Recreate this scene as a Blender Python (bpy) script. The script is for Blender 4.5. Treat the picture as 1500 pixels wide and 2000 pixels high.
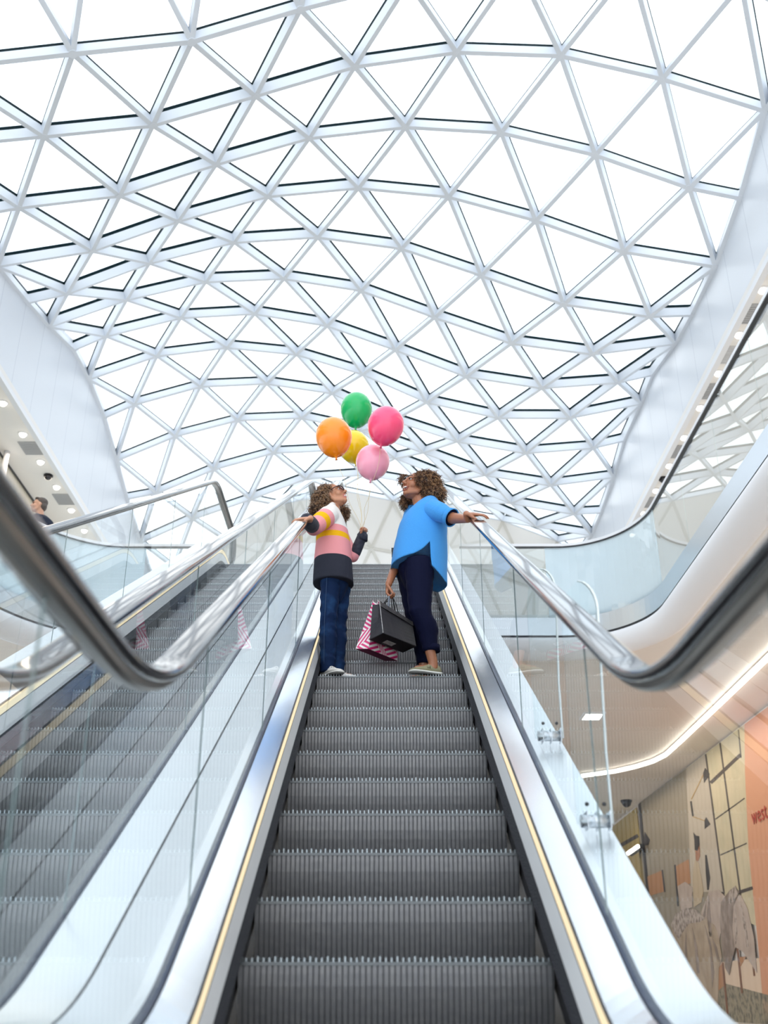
import bpy, bmesh, math, random
from mathutils import Vector, Matrix, noise
for o in list(bpy.data.objects): bpy.data.objects.remove(o)
S = bpy.context.scene
COL = S.collection
R = math.radians
V = Vector
random.seed(7)

# ---------------------------------------------------------------- camera, sky, lamps, exposure
PITCH, FPX = 25.45, 2000.0
cam_d = bpy.data.cameras.new('camera')
cam = bpy.data.objects.new('camera', cam_d); COL.objects.link(cam)
cam.location = (0, 0, 0); cam.rotation_euler = (R(90 + PITCH), 0, 0)
cam_d.sensor_fit = 'VERTICAL'; cam_d.sensor_height = 36; cam_d.lens = 36.0
cam_d.clip_start = 0.02; cam_d.clip_end = 300
cam_d.dof.use_dof = True; cam_d.dof.focus_distance = 8.2; cam_d.dof.aperture_fstop = 2.2
S.camera = cam
S.view_settings.view_transform = 'Standard'; S.view_settings.look = 'None'
S.view_settings.gamma = 1.0; S.view_settings.use_curve_mapping = False
S.view_settings.exposure = 0.0
S.cycles.use_denoising = True
S.cycles.max_bounces = 12; S.cycles.transparent_max_bounces = 40
S.cycles.diffuse_bounces = 5; S.cycles.glossy_bounces = 6
S.cycles.caustics_reflective = False; S.cycles.caustics_refractive = False
S.cycles.sample_clamp_indirect = 6

SKY = 2.35
wd = bpy.data.worlds.new('overcast_sky'); S.world = wd; wd.use_nodes = True
nt = wd.node_tree; nt.nodes.clear()
wo = nt.nodes.new('ShaderNodeOutputWorld'); bg = nt.nodes.new('ShaderNodeBackground')
tc = nt.nodes.new('ShaderNodeTexCoord'); nz = nt.nodes.new('ShaderNodeTexNoise'); cr = nt.nodes.new('ShaderNodeValToRGB')
nz.inputs['Scale'].default_value = 2.2; nz.inputs['Detail'].default_value = 4
cr.color_ramp.elements[0].position = .35; cr.color_ramp.elements[0].color = (.74, .87, 1, 1)
cr.color_ramp.elements[1].position = .62; cr.color_ramp.elements[1].color = (1, 1, 1, 1)
nt.links.new(tc.outputs['Generated'], nz.inputs['Vector']); nt.links.new(nz.outputs['Fac'], cr.inputs['Fac'])
nt.links.new(cr.outputs['Color'], bg.inputs['Color']); bg.inputs['Strength'].default_value = SKY
nt.links.new(bg.outputs[0], wo.inputs[0])

def area_lamp(name, loc, size, power, color, rot=(0, 0, 0)):
    d = bpy.data.lights.new(name, 'AREA'); d.shape = 'RECTANGLE'; d.size, d.size_y = size
    d.energy = power; d.color = color
    o = bpy.data.objects.new(name, d); COL.objects.link(o); o.location = loc; o.rotation_euler = rot
    return o
area_lamp('arcade_ceiling_light', (5.6, 21, 4.6), (1.6, 14), 150, (1, .82, .64))
area_lamp('gallery_ceiling_light', (-6.5, 15, 8.95), (.6, 12), 110, (1, .86, .7))
area_lamp('gallery_ceiling_light', (6.6, 12, 8.95), (1.6, 14), 110, (1, .88, .74))

# ---------------------------------------------------------------- helpers
TH = R(PITCH); CT, ST = math.cos(TH), math.sin(TH)
T30, C30 = math.tan(R(30)), math.cos(R(30))
def ray(px, py):
    a = (px - 750) / FPX; b = (1000 - py) / FPX
    return V((a, CT - b * ST, ST + b * CT))
def at(px, py, Y):                      # the point seen at a pixel on the plane y = Y
    d = ray(px, py); return d * (Y / d.y)
def atx(px, py, X):
    d = ray(px, py); return d * (X / d.x)

def tag(o, label=None, cat=None, group=None, kind=None):
    if label: o['label'] = label
    if cat: o['category'] = cat
    if group: o['group'] = group
    if kind: o['kind'] = kind
    return o
def obj(name, bm, mats, parent=None, smooth=False, loc=None):
    me = bpy.data.meshes.new(name)
    bmesh.ops.recalc_face_normals(bm, faces=bm.faces)
    bm.to_mesh(me); bm.free()
    for m in (mats if isinstance(mats, (list, tuple)) else [mats]): me.materials.append(m)
    if smooth:
        for p in me.polygons: p.use_smooth = True
    o = bpy.data.objects.new(name, me); COL.objects.link(o)
    if loc is not None: o.location = loc
    if parent:
        o.parent = parent
        o.matrix_parent_inverse = Matrix.Translation(-V(parent.location)) if loc is None else Matrix()
    return o
def empty(name, loc=(0, 0, 0)):
    o = bpy.data.objects.new(name, None); COL.objects.link(o); o.location = loc
    o.empty_display_size = .1
    return o
def dup(o, parent=None):                # copy a thing with its parts and sub-parts
    c = o.copy(); COL.objects.link(c)
    if parent: c.parent = parent
    for ch in list(o.children): dup(ch, c)
    return c
def box(bm, lo, hi, mi=0):
    x0, y0, z0 = lo; x1, y1, z1 = hi
    v = [bm.verts.new(p) for p in ((x0,y0,z0),(x1,y0,z0),(x1,y1,z0),(x0,y1,z0),(x0,y0,z1),(x1,y0,z1),(x1,y1,z1),(x0,y1,z1))]
    for q in ((0,3,2,1),(4,5,6,7),(0,1,5,4),(1,2,6,5),(2,3,7,6),(3,0,4,7)):
        f = bm.faces.new([v[i] for i in q]); f.material_index = mi
def loft(bm, rings, caps=True, closed=True, mi=0, loop=False):
    vs = [[bm.verts.new(p) for p in r] for r in rings]
    n = len(vs[0]); pairs = list(zip(vs[:-1], vs[1:])) + ([(vs[-1], vs[0])] if loop else [])
    for a, b in pairs:
        for i in range(n if closed else n - 1):
            j = (i + 1) % n
            try: f = bm.faces.new((a[i], a[j], b[j], b[i])); f.material_index = mi
            except ValueError: pass
    if caps and closed and not loop:
        for r in (vs[0], vs[-1][::-1]):
            f = bm.faces.new(r); f.material_index = mi
    return vs
def frame(d, up=V((0, 0, 1))):
    d = d.normalized()
    if abs(d.dot(up)) > .98: up = V((0, 1, 0))
    s = d.cross(up).normalized(); return s, s.cross(d).normalized()
def tube(bm, pts, r, n=8, mi=0, caps=True):
    pts = [V(p) for p in pts]; rr = r if isinstance(r, (list, tuple)) else [r] * len(pts)
    rings = []; s0 = None
    for i, p in enumerate(pts):
        d = (pts[min(i + 1, len(pts) - 1)] - pts[max(i - 1, 0)])
        s, u = frame(d) if s0 is None else (None, None)
        if s0 is not None:
            dn = d.normalized(); s = (s0 - dn * s0.dot(dn)).normalized(); u = s.cross(dn)
        s0 = s
        rings.append([p + (s * math.cos(2*math.pi*k/n) + u * math.sin(2*math.pi*k/n)) * rr[i] for k in range(n)])
    loft(bm, rings, caps=caps, mi=mi)
def ell(bm, c, axes, rad, mi=0, nu=14, nv=10):
    rings = []
    for i in range(1, nv):
        t = math.pi * i / nv
        rings.append([V(c) + axes[0]*(rad[0]*math.sin(t)*math.cos(2*math.pi*k/nu)) + axes[1]*(rad[1]*math.sin(t)*math.sin(2*math.pi*k/nu)) + axes[2]*(rad[2]*math.cos(t)) for k in range(nu)])
    vs = loft(bm, rings, caps=False, mi=mi)
    for r, s in ((vs[0], 1), (vs[-1], -1)):
        tip = bm.verts.new(V(c) + axes[2]*(rad[2]*s))
        for k in range(nu):
            f = bm.faces.new((r[k], r[(k+1) % nu], tip)); f.material_index = mi
AX = (V((1,0,0)), V((0,1,0)), V((0,0,1)))
def sph(bm, c, r, mi=0, nu=12, nv=8): ell(bm, c, AX, (r, r, r), mi, nu, nv)
def limb(bm, pts, rad, n=12):           # tapered limb: cones with a ball at every joint (fused afterwards)
    pts = [V(p) for p in pts]
    for i in range(len(pts) - 1):
        tube(bm, [pts[i], pts[i+1]], [rad[i], rad[i+1]], n)
    for p, r in zip(pts, rad): sph(bm, p, r * .995, nu=n)
def prism(bm, poly, off, mi=0):         # planar polygon given a thickness
    a = [bm.verts.new(p) for p in poly]; b = [bm.verts.new(V(p) + V(off)) for p in poly]; n = len(a)
    f = bm.faces.new(a[::-1]); f.material_index = mi; f = bm.faces.new(b); f.material_index = mi
    for i in range(n):
        f = bm.faces.new((a[i], a[(i+1) % n], b[(i+1) % n], b[i])); f.material_index = mi
def fuse(bm, voxel, smooth=6, factor=.5):         # melt overlapping closed shapes into one skin
    me = bpy.data.meshes.new('fuse'); bm.to_mesh(me); bm.free()
    o = bpy.data.objects.new('fuse', me); COL.objects.link(o)
    m = o.modifiers.new('r', 'REMESH'); m.mode = 'VOXEL'; m.voxel_size = voxel
    if smooth:
        s = o.modifiers.new('s', 'SMOOTH'); s.iterations = smooth; s.factor = factor
    dg = bpy.context.evaluated_depsgraph_get(); dg.update()
    ev = o.evaluated_get(dg); me2 = bpy.data.meshes.new_from_object(ev)
    out = bmesh.new(); out.from_mesh(me2)
    bpy.data.objects.remove(o); bpy.data.meshes.remove(me); bpy.data.meshes.remove(me2)
    for f in out.faces: f.smooth = True
    return out

# ---------------------------------------------------------------- materials
def mat(name, color=(.8, .8, .8), rough=.5, metal=0, spec=.5, emit=None, estr=0, bump=None, noise_mix=None, sheen=0, coat=0, sss=0, trans=0):
    m = bpy.data.materials.new(name); m.use_nodes = True
    b = m.node_tree.nodes['Principled BSDF']; L = m.node_tree.links; N = m.node_tree.nodes
    b.inputs['Base Color'].default_value = (*color, 1); b.inputs['Roughness'].default_value = rough
    b.inputs['Metallic'].default_value = metal; b.inputs['Specular IOR Level'].default_value = spec
    if sheen: b.inputs['Sheen Weight'].default_value = sheen * .3; b.inputs['Specular IOR Level'].default_value = .12
    if coat: b.inputs['Coat Weight'].default_value = coat; b.inputs['Coat Roughness'].default_value = .05
    if sss: b.inputs['Subsurface Weight'].default_value = sss; b.inputs['Subsurface Scale'].default_value = .05 if sss < .4 else 1.0; b.inputs['Subsurface Radius'].default_value = (.02, .008, .005) if sss < .4 else (.06, .06, .06)
    if trans: b.inputs['Transmission Weight'].default_value = trans
    if emit: b.inputs['Emission Color'].default_value = (*emit, 1); b.inputs['Emission Strength'].default_value = estr
    tcn = None
    if noise_mix or bump:
        tcn = N.new('ShaderNodeTexCoord')
    if noise_mix:                      # (second colour, scale, low, high)
        c2, sc, lo, hi = noise_mix
        t = N.new('ShaderNodeTexNoise'); t.inputs['Scale'].default_value = sc; t.inputs['Detail'].default_value = 5
        L.new(tcn.outputs['Object'], t.inputs['Vector'])
        r = N.new('ShaderNodeValToRGB'); r.color_ramp.elements[0].position = lo; r.color_ramp.elements[1].position = hi
        r.color_ramp.elements[0].color = (*color, 1); r.color_ramp.elements[1].color = (*c2, 1)
        L.new(t.outputs['Fac'], r.inputs['Fac']); L.new(r.outputs['Color'], b.inputs['Base Color'])
    if bump:                           # (scale, strength)
        t = N.new('ShaderNodeTexNoise'); t.inputs['Scale'].default_value = bump[0]; t.inputs['Detail'].default_value = 4
        L.new(tcn.outputs['Object'], t.inputs['Vector'])
        bp = N.new('ShaderNodeBump'); bp.inputs['Strength'].default_value = bump[1]; bp.inputs['Distance'].default_value = .01
        L.new(t.outputs['Fac'], bp.inputs['Height']); L.new(bp.outputs['Normal'], b.inputs['Normal'])
    return m
def glass_mat(name, tint=(.95, .98, .98), ior=1.5, gain=1.0, film=0.0, film_col=(.8, .88, .93)):
    m = bpy.data.materials.new(name); m.use_nodes = True
    N = m.node_tree.nodes; L = m.node_tree.links; N.clear()
    out = N.new('ShaderNodeOutputMaterial'); tr = N.new('ShaderNodeBsdfTransparent'); gl = N.new('ShaderNodeBsdfGlossy')
    fr = N.new('ShaderNodeFresnel'); fr.inputs['IOR'].default_value = ior
    tr.inputs['Color'].default_value = (*tint, 1); gl.inputs['Roughness'].default_value = 0.0; gl.inputs['Color'].default_value = (.97, .99, 1, 1)
    mx = N.new('ShaderNodeMixShader'); base = tr.outputs[0]
    if film:
        df = N.new('ShaderNodeBsdfDiffuse'); df.inputs['Color'].default_value = (*film_col, 1)
        tl = N.new('ShaderNodeBsdfTranslucent'); tl.inputs['Color'].default_value = (*film_col, 1)
        m2 = N.new('ShaderNodeMixShader'); m2.inputs[0].default_value = .5
        L.new(df.outputs[0], m2.inputs[1]); L.new(tl.outputs[0], m2.inputs[2])
        m3 = N.new('ShaderNodeMixShader'); m3.inputs[0].default_value = film
        L.new(tr.outputs[0], m3.inputs[1]); L.new(m2.outputs[0], m3.inputs[2]); base = m3.outputs[0]
    mul = N.new('ShaderNodeMath'); mul.operation = 'MULTIPLY'; mul.inputs[1].default_value = gain; mul.use_clamp = True
    ge = N.new('ShaderNodeNewGeometry'); inv = N.new('ShaderNodeMath'); inv.operation = 'SUBTRACT'; inv.inputs[0].default_value = 1
    L.new(ge.outputs['Backfacing'], inv.inputs[1])          # a pane mirrors on the face turned to the viewer, its far face only lets light out
    one = N.new('ShaderNodeMath'); one.operation = 'MULTIPLY'
    L.new(fr.outputs[0], mul.inputs[0]); L.new(mul.outputs[0], one.inputs[0]); L.new(inv.outputs[0], one.inputs[1]); L.new(one.outputs[0], mx.inputs[0])
    L.new(base, mx.inputs[1]); L.new(gl.outputs[0], mx.inputs[2]); L.new(mx.outputs[0], out.inputs[0])
    return m
M = dict(
  white_steel=mat('white_painted_steel', (.71, .74, .785), .45),
  gasket=mat('black_gasket', (.001, .012, .016), .6, spec=.08),
  roof_glass=glass_mat('roof_glass', (.97, .99, 1), 1.3, .6),
  glass=glass_mat('balustrade_glass', (.97, .985, .99), 1.5, .8),
  gallery_glass=glass_mat('gallery_glass', (.95, .98, .985), 1.5, 1.7),
  barrier_glass=glass_mat('barrier_glass', (.93, .96, .965), 1.5, 1.0),
  film_glass=glass_mat('film_glass', (.93, .97, .98), 1.45, .8, .72, (.76, .855, .91)),
  glass_edge=mat('glass_edge', (.17, .23, .23), .3), polished_edge=mat('polished_glass_edge', (.78, .86, .87), .15),
  cream=mat('cream_plaster', (.80, .75, .70), .8, bump=(60, .02)),
  cornice=mat('white_cornice', (.83, .83, .85), .55),
  arcade=mat('arcade_ceiling', (.81, .755, .70), .7),
  end_panel=mat('cream_fabric_panel', (.86, .83, .79), .8),
  end_seam=mat('cream_seam', (.66, .63, .57), .7),
  fascia=mat('gallery_ceiling', (.84, .81, .78), .7),
  steel=mat('brushed_steel', (.62, .66, .70), .28, 1.0),
  deck=mat('polished_deck_steel', (.82, .86, .90), .2, .9, bump=(1.1, .25)),
  outer_deck=mat('satin_deck_steel', (.84, .88, .91), .3, .6),
  skirt=mat('white_skirt', (.90, .92, .95), .3, .0),
  led=mat('warm_led', (.12, .11, .09), .6, spec=.1, emit=(1, .84, .54), estr=1.0),
  led_white=mat('ceiling_led', (1, .95, .85), .5, emit=(1, .93, .82), estr=6),
  brush=mat('black_bristle', (.018, .02, .028), .8, bump=(140, 1.0)),
  black=mat('black_plastic', (.012, .012, .016), .35),
  rubber=mat('glossy_black_handrail', (.010, .009, .013), .07, spec=.5, coat=.3),
  rail_guide=mat('handrail_guide', (.20, .185, .17), .3, 1.0),
  channel=mat('glass_channel', (.035, .05, .09), .35, .5),
  cleat=mat('cast_aluminium_cleat', (.40, .44, .46), .35, .85), nosing=mat('step_nosing', (.14, .15, .155), .4, .6),
  riser=mat('grey_aluminium_riser', (.215, .212, .22), .42, .5, noise_mix=((.25, .245, .245), 30, .4, .7)),
  groove=mat('dark_groove', (.13, .13, .137), .6, .3),
  floor=mat('pale_stone_floor', (.76, .745, .72), .3),
  downlight=mat('lamp_lens', (1, 1, .95), .3, emit=(1, .93, .8), estr=5),
  vent=mat('grey_grille', (.45, .45, .46), .5),
  vent_pale=mat('pale_grille', (.62, .62, .63), .5),
)
def panel_wall_mat(name, color, seam, pitch):
    m = mat(name, color, .35); N = m.node_tree.nodes; L = m.node_tree.links; b = N['Principled BSDF']
    t = N.new('ShaderNodeTexCoord'); sp = N.new('ShaderNodeSeparateXYZ'); L.new(t.outputs['Object'], sp.inputs[0])
    def seamline(src, scale, w):
        a = N.new('ShaderNodeMath'); a.operation = 'MULTIPLY'; a.inputs[1].default_value = 1 / scale; L.new(src, a.inputs[0])
        f = N.new('ShaderNodeMath'); f.operation = 'FRACT'; L.new(a.outputs[0], f.inputs[0])
        c = N.new('ShaderNodeMath'); c.operation = 'LESS_THAN'; c.inputs[1].default_value = w; L.new(f.outputs[0], c.inputs[0])
        return c.outputs[0]
    s1 = seamline(sp.outputs['Y'], pitch, .02)
    mx = N.new('ShaderNodeMix'); mx.data_type = 'RGBA'; L.new(s1, mx.inputs[0])
    mx.inputs[6].default_value = (*color, 1); mx.inputs[7].default_value = (*seam, 1)
    L.new(mx.outputs[2], b.inputs['Base Color'])
    return m
M['wall'] = panel_wall_mat('white_wall_panels', (.70, .725, .77), (.56, .585, .64), .95)

# ---------------------------------------------------------------- the grid-shell roof: real node positions of the freeform triangulated vault
NODES = {
(-3,-2):(-5.03,2.85,10.34),
(-3,-1):(-3.74,2.85,10.88),(-3,0):(-2.45,2.85,11.25),(-3,1):(-1.16,2.85,11.45),(-3,2):(0.14,2.85,11.49),(-3,3):(1.5,2.85,11.36),(-3,4):(2.86,2.85,11.04),(-3,5):(4.22,2.85,10.53),(-3,6):(5.13,2.85,10.1),(-2,-2):(-6.08,4.25,9.84),
(-2,-1):(-4.39,4.25,10.68),(-2,0):(-3.1,4.25,11.14),(-2,1):(-1.8,4.25,11.42),(-2,2):(-0.51,4.25,11.55),(-2,3):(0.82,4.25,11.5),(-2,4):(2.18,4.25,11.27),(-2,5):(3.54,4.25,10.86),(-2,6):(5.13,4.25,10.15),(-1,-1):(-5.04,5.65,10.44),
(-1,0):(-3.74,5.65,10.98),(-1,1):(-2.45,5.65,11.35),(-1,2):(-1.16,5.65,11.55),(-1,3):(0.14,5.65,11.59),(-1,4):(1.5,5.65,11.46),(-1,5):(2.86,5.65,11.14),(-1,6):(4.22,5.65,10.63),(-1,7):(5.13,5.65,10.2),(0,-1):(-6.08,7.05,9.94),
(0,0):(-4.39,7.05,10.78),(0,1):(-3.1,7.05,11.24),(0,2):(-1.8,7.05,11.52),(0,3):(-0.51,7.05,11.65),(0,4):(0.82,7.05,11.6),(0,5):(2.18,7.05,11.37),(0,6):(3.54,7.05,10.96),(0,7):(5.13,7.05,10.25),(1,-1):(-6.08,8.8,9.95),
(1,0):(-5.3,8.75,10.0),(1,1):(-3.8,8.89,10.42),(1,2):(-2.38,8.95,10.7),(1,3):(-1.04,8.84,11.14),(1,4):(0.31,8.75,11.52),(1,5):(1.68,8.7,11.77),(1,6):(3.11,8.69,11.72),(1,7):(4.35,8.5,11.15),(1,8):(5.13,8.5,10.45),(2,0):(-6.08,10.2,10.2),
(2,1):(-4.54,10.19,10.39),(2,2):(-3.13,10.27,10.67),(2,3):(-1.75,10.18,11.12),(2,4):(-0.4,10.05,11.53),(2,5):(1.0,10.0,11.75),(2,6):(2.42,9.98,11.66),(2,7):(3.78,10.04,11.29),(2,8):(5.13,10.14,10.8),(3,0):(-6.08,11.55,10.2),
(3,1):(-5.29,11.51,10.35),(3,2):(-3.88,11.59,10.65),(3,3):(-2.48,11.47,11.14),(3,4):(-1.11,11.36,11.55),(3,5):(0.32,11.3,11.71),(3,6):(1.73,11.27,11.57),(3,7):(3.1,11.31,11.17),(3,8):(4.43,11.4,10.62),(3,9):(5.13,11.39,10.42),(4,1):(-6.08,12.9,10.41),
(4,2):(-4.63,12.9,10.71),(4,3):(-3.28,12.76,11.2),(4,4):(-1.86,12.65,11.61),(4,5):(-0.41,12.6,11.74),(4,6):(1.03,12.6,11.56),(4,7):(2.4,12.64,11.11),(4,8):(3.75,12.73,10.56),(4,9):(5.13,12.68,10.23),(5,1):(-6.08,14.26,10.73),
(5,2):(-5.41,14.2,10.87),(5,3):(-4.02,14.02,11.38),(5,4):(-2.58,13.92,11.75),(5,5):(-1.14,13.89,11.84),(5,6):(0.3,13.91,11.61),(5,7):(1.65,13.99,11.1),(5,8):(3.02,14.07,10.56),(5,9):(4.44,14.06,10.3),(5,10):(5.13,14.01,10.29),(6,2):(-6.08,15.37,11.03),
(6,3):(-4.72,15.29,11.57),(6,4):(-3.28,15.21,11.92),(6,5):(-1.84,15.19,11.98),(6,6):(-0.42,15.22,11.73),(6,7):(0.92,15.31,11.2),(6,8):(2.3,15.38,10.68),(6,9):(3.73,15.33,10.41),(6,10):(5.13,14.99,10.4),(7,2):(-6.08,16.77,11.48),
(7,3):(-5.43,16.6,11.69),(7,4):(-3.98,16.49,12.05),(7,5):(-2.54,16.48,12.14),(7,6):(-1.11,16.53,11.89),(7,7):(0.22,16.61,11.38),(7,8):(1.58,16.69,10.82),(7,9):(3.02,16.66,10.54),(7,10):(4.46,16.56,10.6),(7,11):(5.13,16.52,10.75),(8,3):(-6.08,17.89,11.53),
(8,4):(-4.71,17.8,12.04),(8,5):(-3.27,17.78,12.24),(8,6):(-1.82,17.81,12.09),(8,7):(-0.44,17.88,11.65),(8,8):(0.87,17.99,11.04),(8,9):(2.32,17.99,10.67),(8,10):(3.76,17.88,10.6),(8,11):(5.13,17.5,10.71),(9,3):(-6.08,19.26,11.43),
(9,4):(-5.43,19.14,11.69),(9,5):(-4.02,19.09,12.12),(9,6):(-2.58,19.1,12.2),(9,7):(-1.14,19.13,11.97),(9,8):(0.2,19.26,11.36),(9,9):(1.58,19.3,10.86),(9,10):(3.04,19.28,10.56),(9,11):(4.47,19.16,10.62),(9,12):(5.13,19.09,10.76),(10,4):(-6.08,20.54,11.06),
(10,5):(-4.78,20.45,11.64),(10,6):(-3.37,20.39,12.03),(10,7):(-1.9,20.4,12.1),(10,8):(-0.53,20.46,11.79),(10,9):(0.9,20.55,11.27),(10,10):(2.3,20.63,10.73),(10,11):(3.76,20.59,10.45),(10,12):(5.13,20.3,10.51),(11,4):(-6.08,21.78,10.7),
(11,5):(-5.41,21.83,10.87),(11,6):(-4.08,21.75,11.47),(11,7):(-2.67,21.71,11.9),(11,8):(-1.21,21.72,11.98),(11,9):(0.27,21.74,11.77),(11,10):(1.66,21.85,11.21),(11,11):(3.02,21.94,10.66),(11,12):(4.5,21.93,10.37),(11,13):(5.13,21.85,10.37),(12,5):(-6.08,23.45,10.3),
(12,6):(-4.83,23.45,10.95),(12,7):(-3.35,23.06,11.31),(12,8):(-1.97,23.01,11.87),(12,9):(-0.49,23.02,11.99),(12,10):(0.98,23.06,11.72),(12,11):(2.42,23.14,11.27),(12,12):(3.8,23.25,10.65),(12,13):(5.13,23.09,10.33),(13,5):(-6.08,24.9,10.0),
(13,6):(-5.5,24.9,10.2),(13,7):(-4.03,24.41,10.72),(13,8):(-2.72,24.3,11.75),(13,9):(-1.26,24.29,12.21),(13,10):(0.23,24.35,11.9),(13,11):(1.68,24.38,11.63),(13,12):(3.12,24.42,11.35),(13,13):(4.54,24.58,10.83),(13,14):(5.13,24.9,10.6),(14,5):(-6.65,25.7,9.0),
(14,6):(-6.07,25.7,9.2),(14,7):(-4.6,25.21,9.72),(14,8):(-3.29,25.1,10.75),(14,9):(-1.83,25.09,11.21),(14,10):(-0.34,25.15,10.9),(14,11):(1.11,25.18,10.63),(14,12):(2.55,25.22,10.35),(14,13):(3.97,25.38,9.83),(14,14):(4.56,25.7,9.6),(14,15):(5.96,25.7,9.5),(15,5):(-7.27,25.95,7.65),
(15,6):(-6.69,25.95,7.85),(15,7):(-5.22,25.46,8.38),(15,8):(-3.91,25.35,9.4),(15,9):(-2.45,25.34,9.86),(15,10):(-0.96,25.4,9.55),(15,11):(0.49,25.43,9.28),(15,12):(1.93,25.47,9.0),(15,13):(3.35,25.63,8.48),(15,14):(3.94,25.95,8.25),(15,15):(5.34,25.95,8.15),(15,16):(6.74,25.95,8.05),(16,5):(-7.92,26.0,6.25),
(16,6):(-7.34,26.0,6.45),(16,7):(-5.87,25.51,6.97),(16,8):(-4.56,25.4,8.0),(16,9):(-3.1,25.39,8.46),(16,10):(-1.61,25.45,8.15),(16,11):(-0.16,25.48,7.88),(16,12):(1.28,25.52,7.6),(16,13):(2.7,25.68,7.08),(16,14):(3.29,26.0,6.85),(16,15):(4.69,26.0,6.75),(16,16):(6.09,26.0,6.65),(17,5):(-8.57,26.0,5.44),
(17,6):(-7.99,26.0,5.44),(17,7):(-6.52,25.51,5.57),(17,8):(-5.21,25.4,6.6),(17,9):(-3.75,25.39,7.06),(17,10):(-2.26,25.45,6.75),(17,11):(-0.81,25.48,6.48),(17,12):(0.63,25.52,6.2),(17,13):(2.05,25.68,5.68),(17,14):(2.64,26.0,5.45),(17,15):(4.04,26.0,5.44),(17,16):(5.44,26.0,5.44),}
EDGE_L = [(-2, -2), (0, -1), (1, -1), (2, 0), (3, 0), (4, 1), (5, 1), (6, 2), (7, 2), (8, 3), (9, 3), (10, 4), (11, 4), (12, 5), (13, 5)]
EDGE_R = [(-3, 6), (-2, 6), (-1, 7), (0, 7), (1, 8), (2, 8), (3, 9), (4, 9), (5, 10), (6, 10), (7, 11), (8, 11), (9, 12), (10, 12), (11, 13), (12, 13), (13, 14)]
SOLID_ROW = 13                                     # beyond this row the grid carries opaque panels (the far end)
def outline_nodes(lst): return sorted([V(NODES[k]) for k in lst], key=lambda p: p.y)
def bar(bm, a, b, w, h, nrm, lift=0.0):
    d = (b - a).normalized(); s = d.cross(nrm).normalized(); n = s.cross(d).normalized()
    r = [[p + s*sx*w/2 + n*(lift + sy*h) for sx, sy in ((-1,0),(1,0),(1,1),(-1,1))] for p in (a, b)]
    loft(bm, r)
keys = set(NODES)
tris, edges = [], set()
for (r, c) in sorted(keys):
    for t in (((r,c),(r+1,c),(r+1,c+1)), ((r,c),(r,c+1),(r+1,c+1))):
        if all(k in keys for k in t):
            tris.append(t)
            for i in range(3): edges.add(tuple(sorted((t[i], t[(i+1) % 3]))))
cen = {}
for t in tris:
    a, b, c = (V(NODES[k]) for k in t)
    n = (b - a).cross(c - a).normalized()
    if n.z < 0 or (abs(n.z) < .05 and n.y < 0): n = -n
    for k in t: cen[k] = cen.get(k, V((0,0,0))) + n
ceiling = tag(empty('ceiling', (0, 16, 11)), kind='structure')
bm_f, bm_g, bm_s = bmesh.new(), bmesh.new(), bmesh.new()
for a, b in sorted(edges):
    pa, pb = V(NODES[a]), V(NODES[b]); n = (cen[a].normalized() + cen[b].normalized()).normalized()
    if min(a[0], b[0]) >= SOLID_ROW and max(a[0], b[0]) > SOLID_ROW:
        bar(bm_s, pa, pb, .07, .05, n, -.03)
    else:
        bar(bm_f, pa, pb, .065, .15, n)
        bar(bm_g, pa, pb, .05, .055, n, .155)
for k in sorted(keys):
    if k[0] <= SOLID_ROW and k in cen:
        n = cen[k].normalized(); p = V(NODES[k]); s, u = frame(n)
        loft(bm_f, [[p + n*z + (s*math.cos(i*math.pi/6) + u*math.sin(i*math.pi/6))*.056 for i in range(12)] for z in (-.004, .15)])
obj('steel_lattice', bm_f, M['white_steel'], ceiling)
obj('gasket_lattice', bm_g, M['gasket'], ceiling)
panes = []
bm_end = bmesh.new()
for t in tris:
    P = [V(NODES[k]) for k in t]; n = sum((cen[k].normalized() for k in t), V((0,0,0))).normalized()
    if max(k[0] for k in t) > SOLID_ROW:
        prism(bm_end, P, n * .03); continue
    m = sum(P, V((0,0,0))) / 3
    panes.append((m.length, [p + n*.215 for p in P], n))
panes.sort(key=lambda q: (q[0] if q[1][0].y > 6.5 else q[0] + 50))
bm_rest = bmesh.new()
for i, (d, P, n) in enumerate(panes):
    bm = bmesh.new() if i < 98 else bm_rest
    prism(bm, P, n * .02)
    if i < 98: obj('glass_pane', bm, M['roof_glass'], ceiling)
tag(obj('glass_panes', bm_rest, M['roof_glass'], ceiling), kind='stuff')
wall_far = tag(obj('wall_far', bm_end, M['end_panel']), kind='structure')
obj('panel_seams', bm_s, M['end_seam'], wall_far)

# ---------------------------------------------------------------- high white side walls between roof edge and gallery ceiling
XL, XR, ZS = -6.08, 5.13, 9.0
for side, X, lst, sgn in (('left', XL, EDGE_L, -1), ('right', XR, EDGE_R, 1)):
    top = outline_nodes(lst); bm = bmesh.new()
    top = [V((X, top[0].y - 6, top[0].z))] + top + [V((X, 26.2, top[-1].z - .1))]
    rings = [[(X + sgn*.03, p.y, ZS + .002), (X + sgn*.03, p.y, p.z + .25), (X + sgn*.3, p.y, p.z + .25), (X + sgn*.3, p.y, ZS + .125)] for p in top]
    loft(bm, rings)
    w = tag(obj('wall_' + side, bm, M['wall']), kind='structure')
    bm = bmesh.new()                       # slim bright edge where the wall turns into the gallery ceiling
    box(bm, (min(X, X + sgn*.09), -3, ZS - .09), (max(X, X + sgn*.09), 26, ZS + .0))
    tag(obj('trim_' + ('1' if side == 'left' else '2'), bm, M['cornice']), kind='structure')

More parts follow.
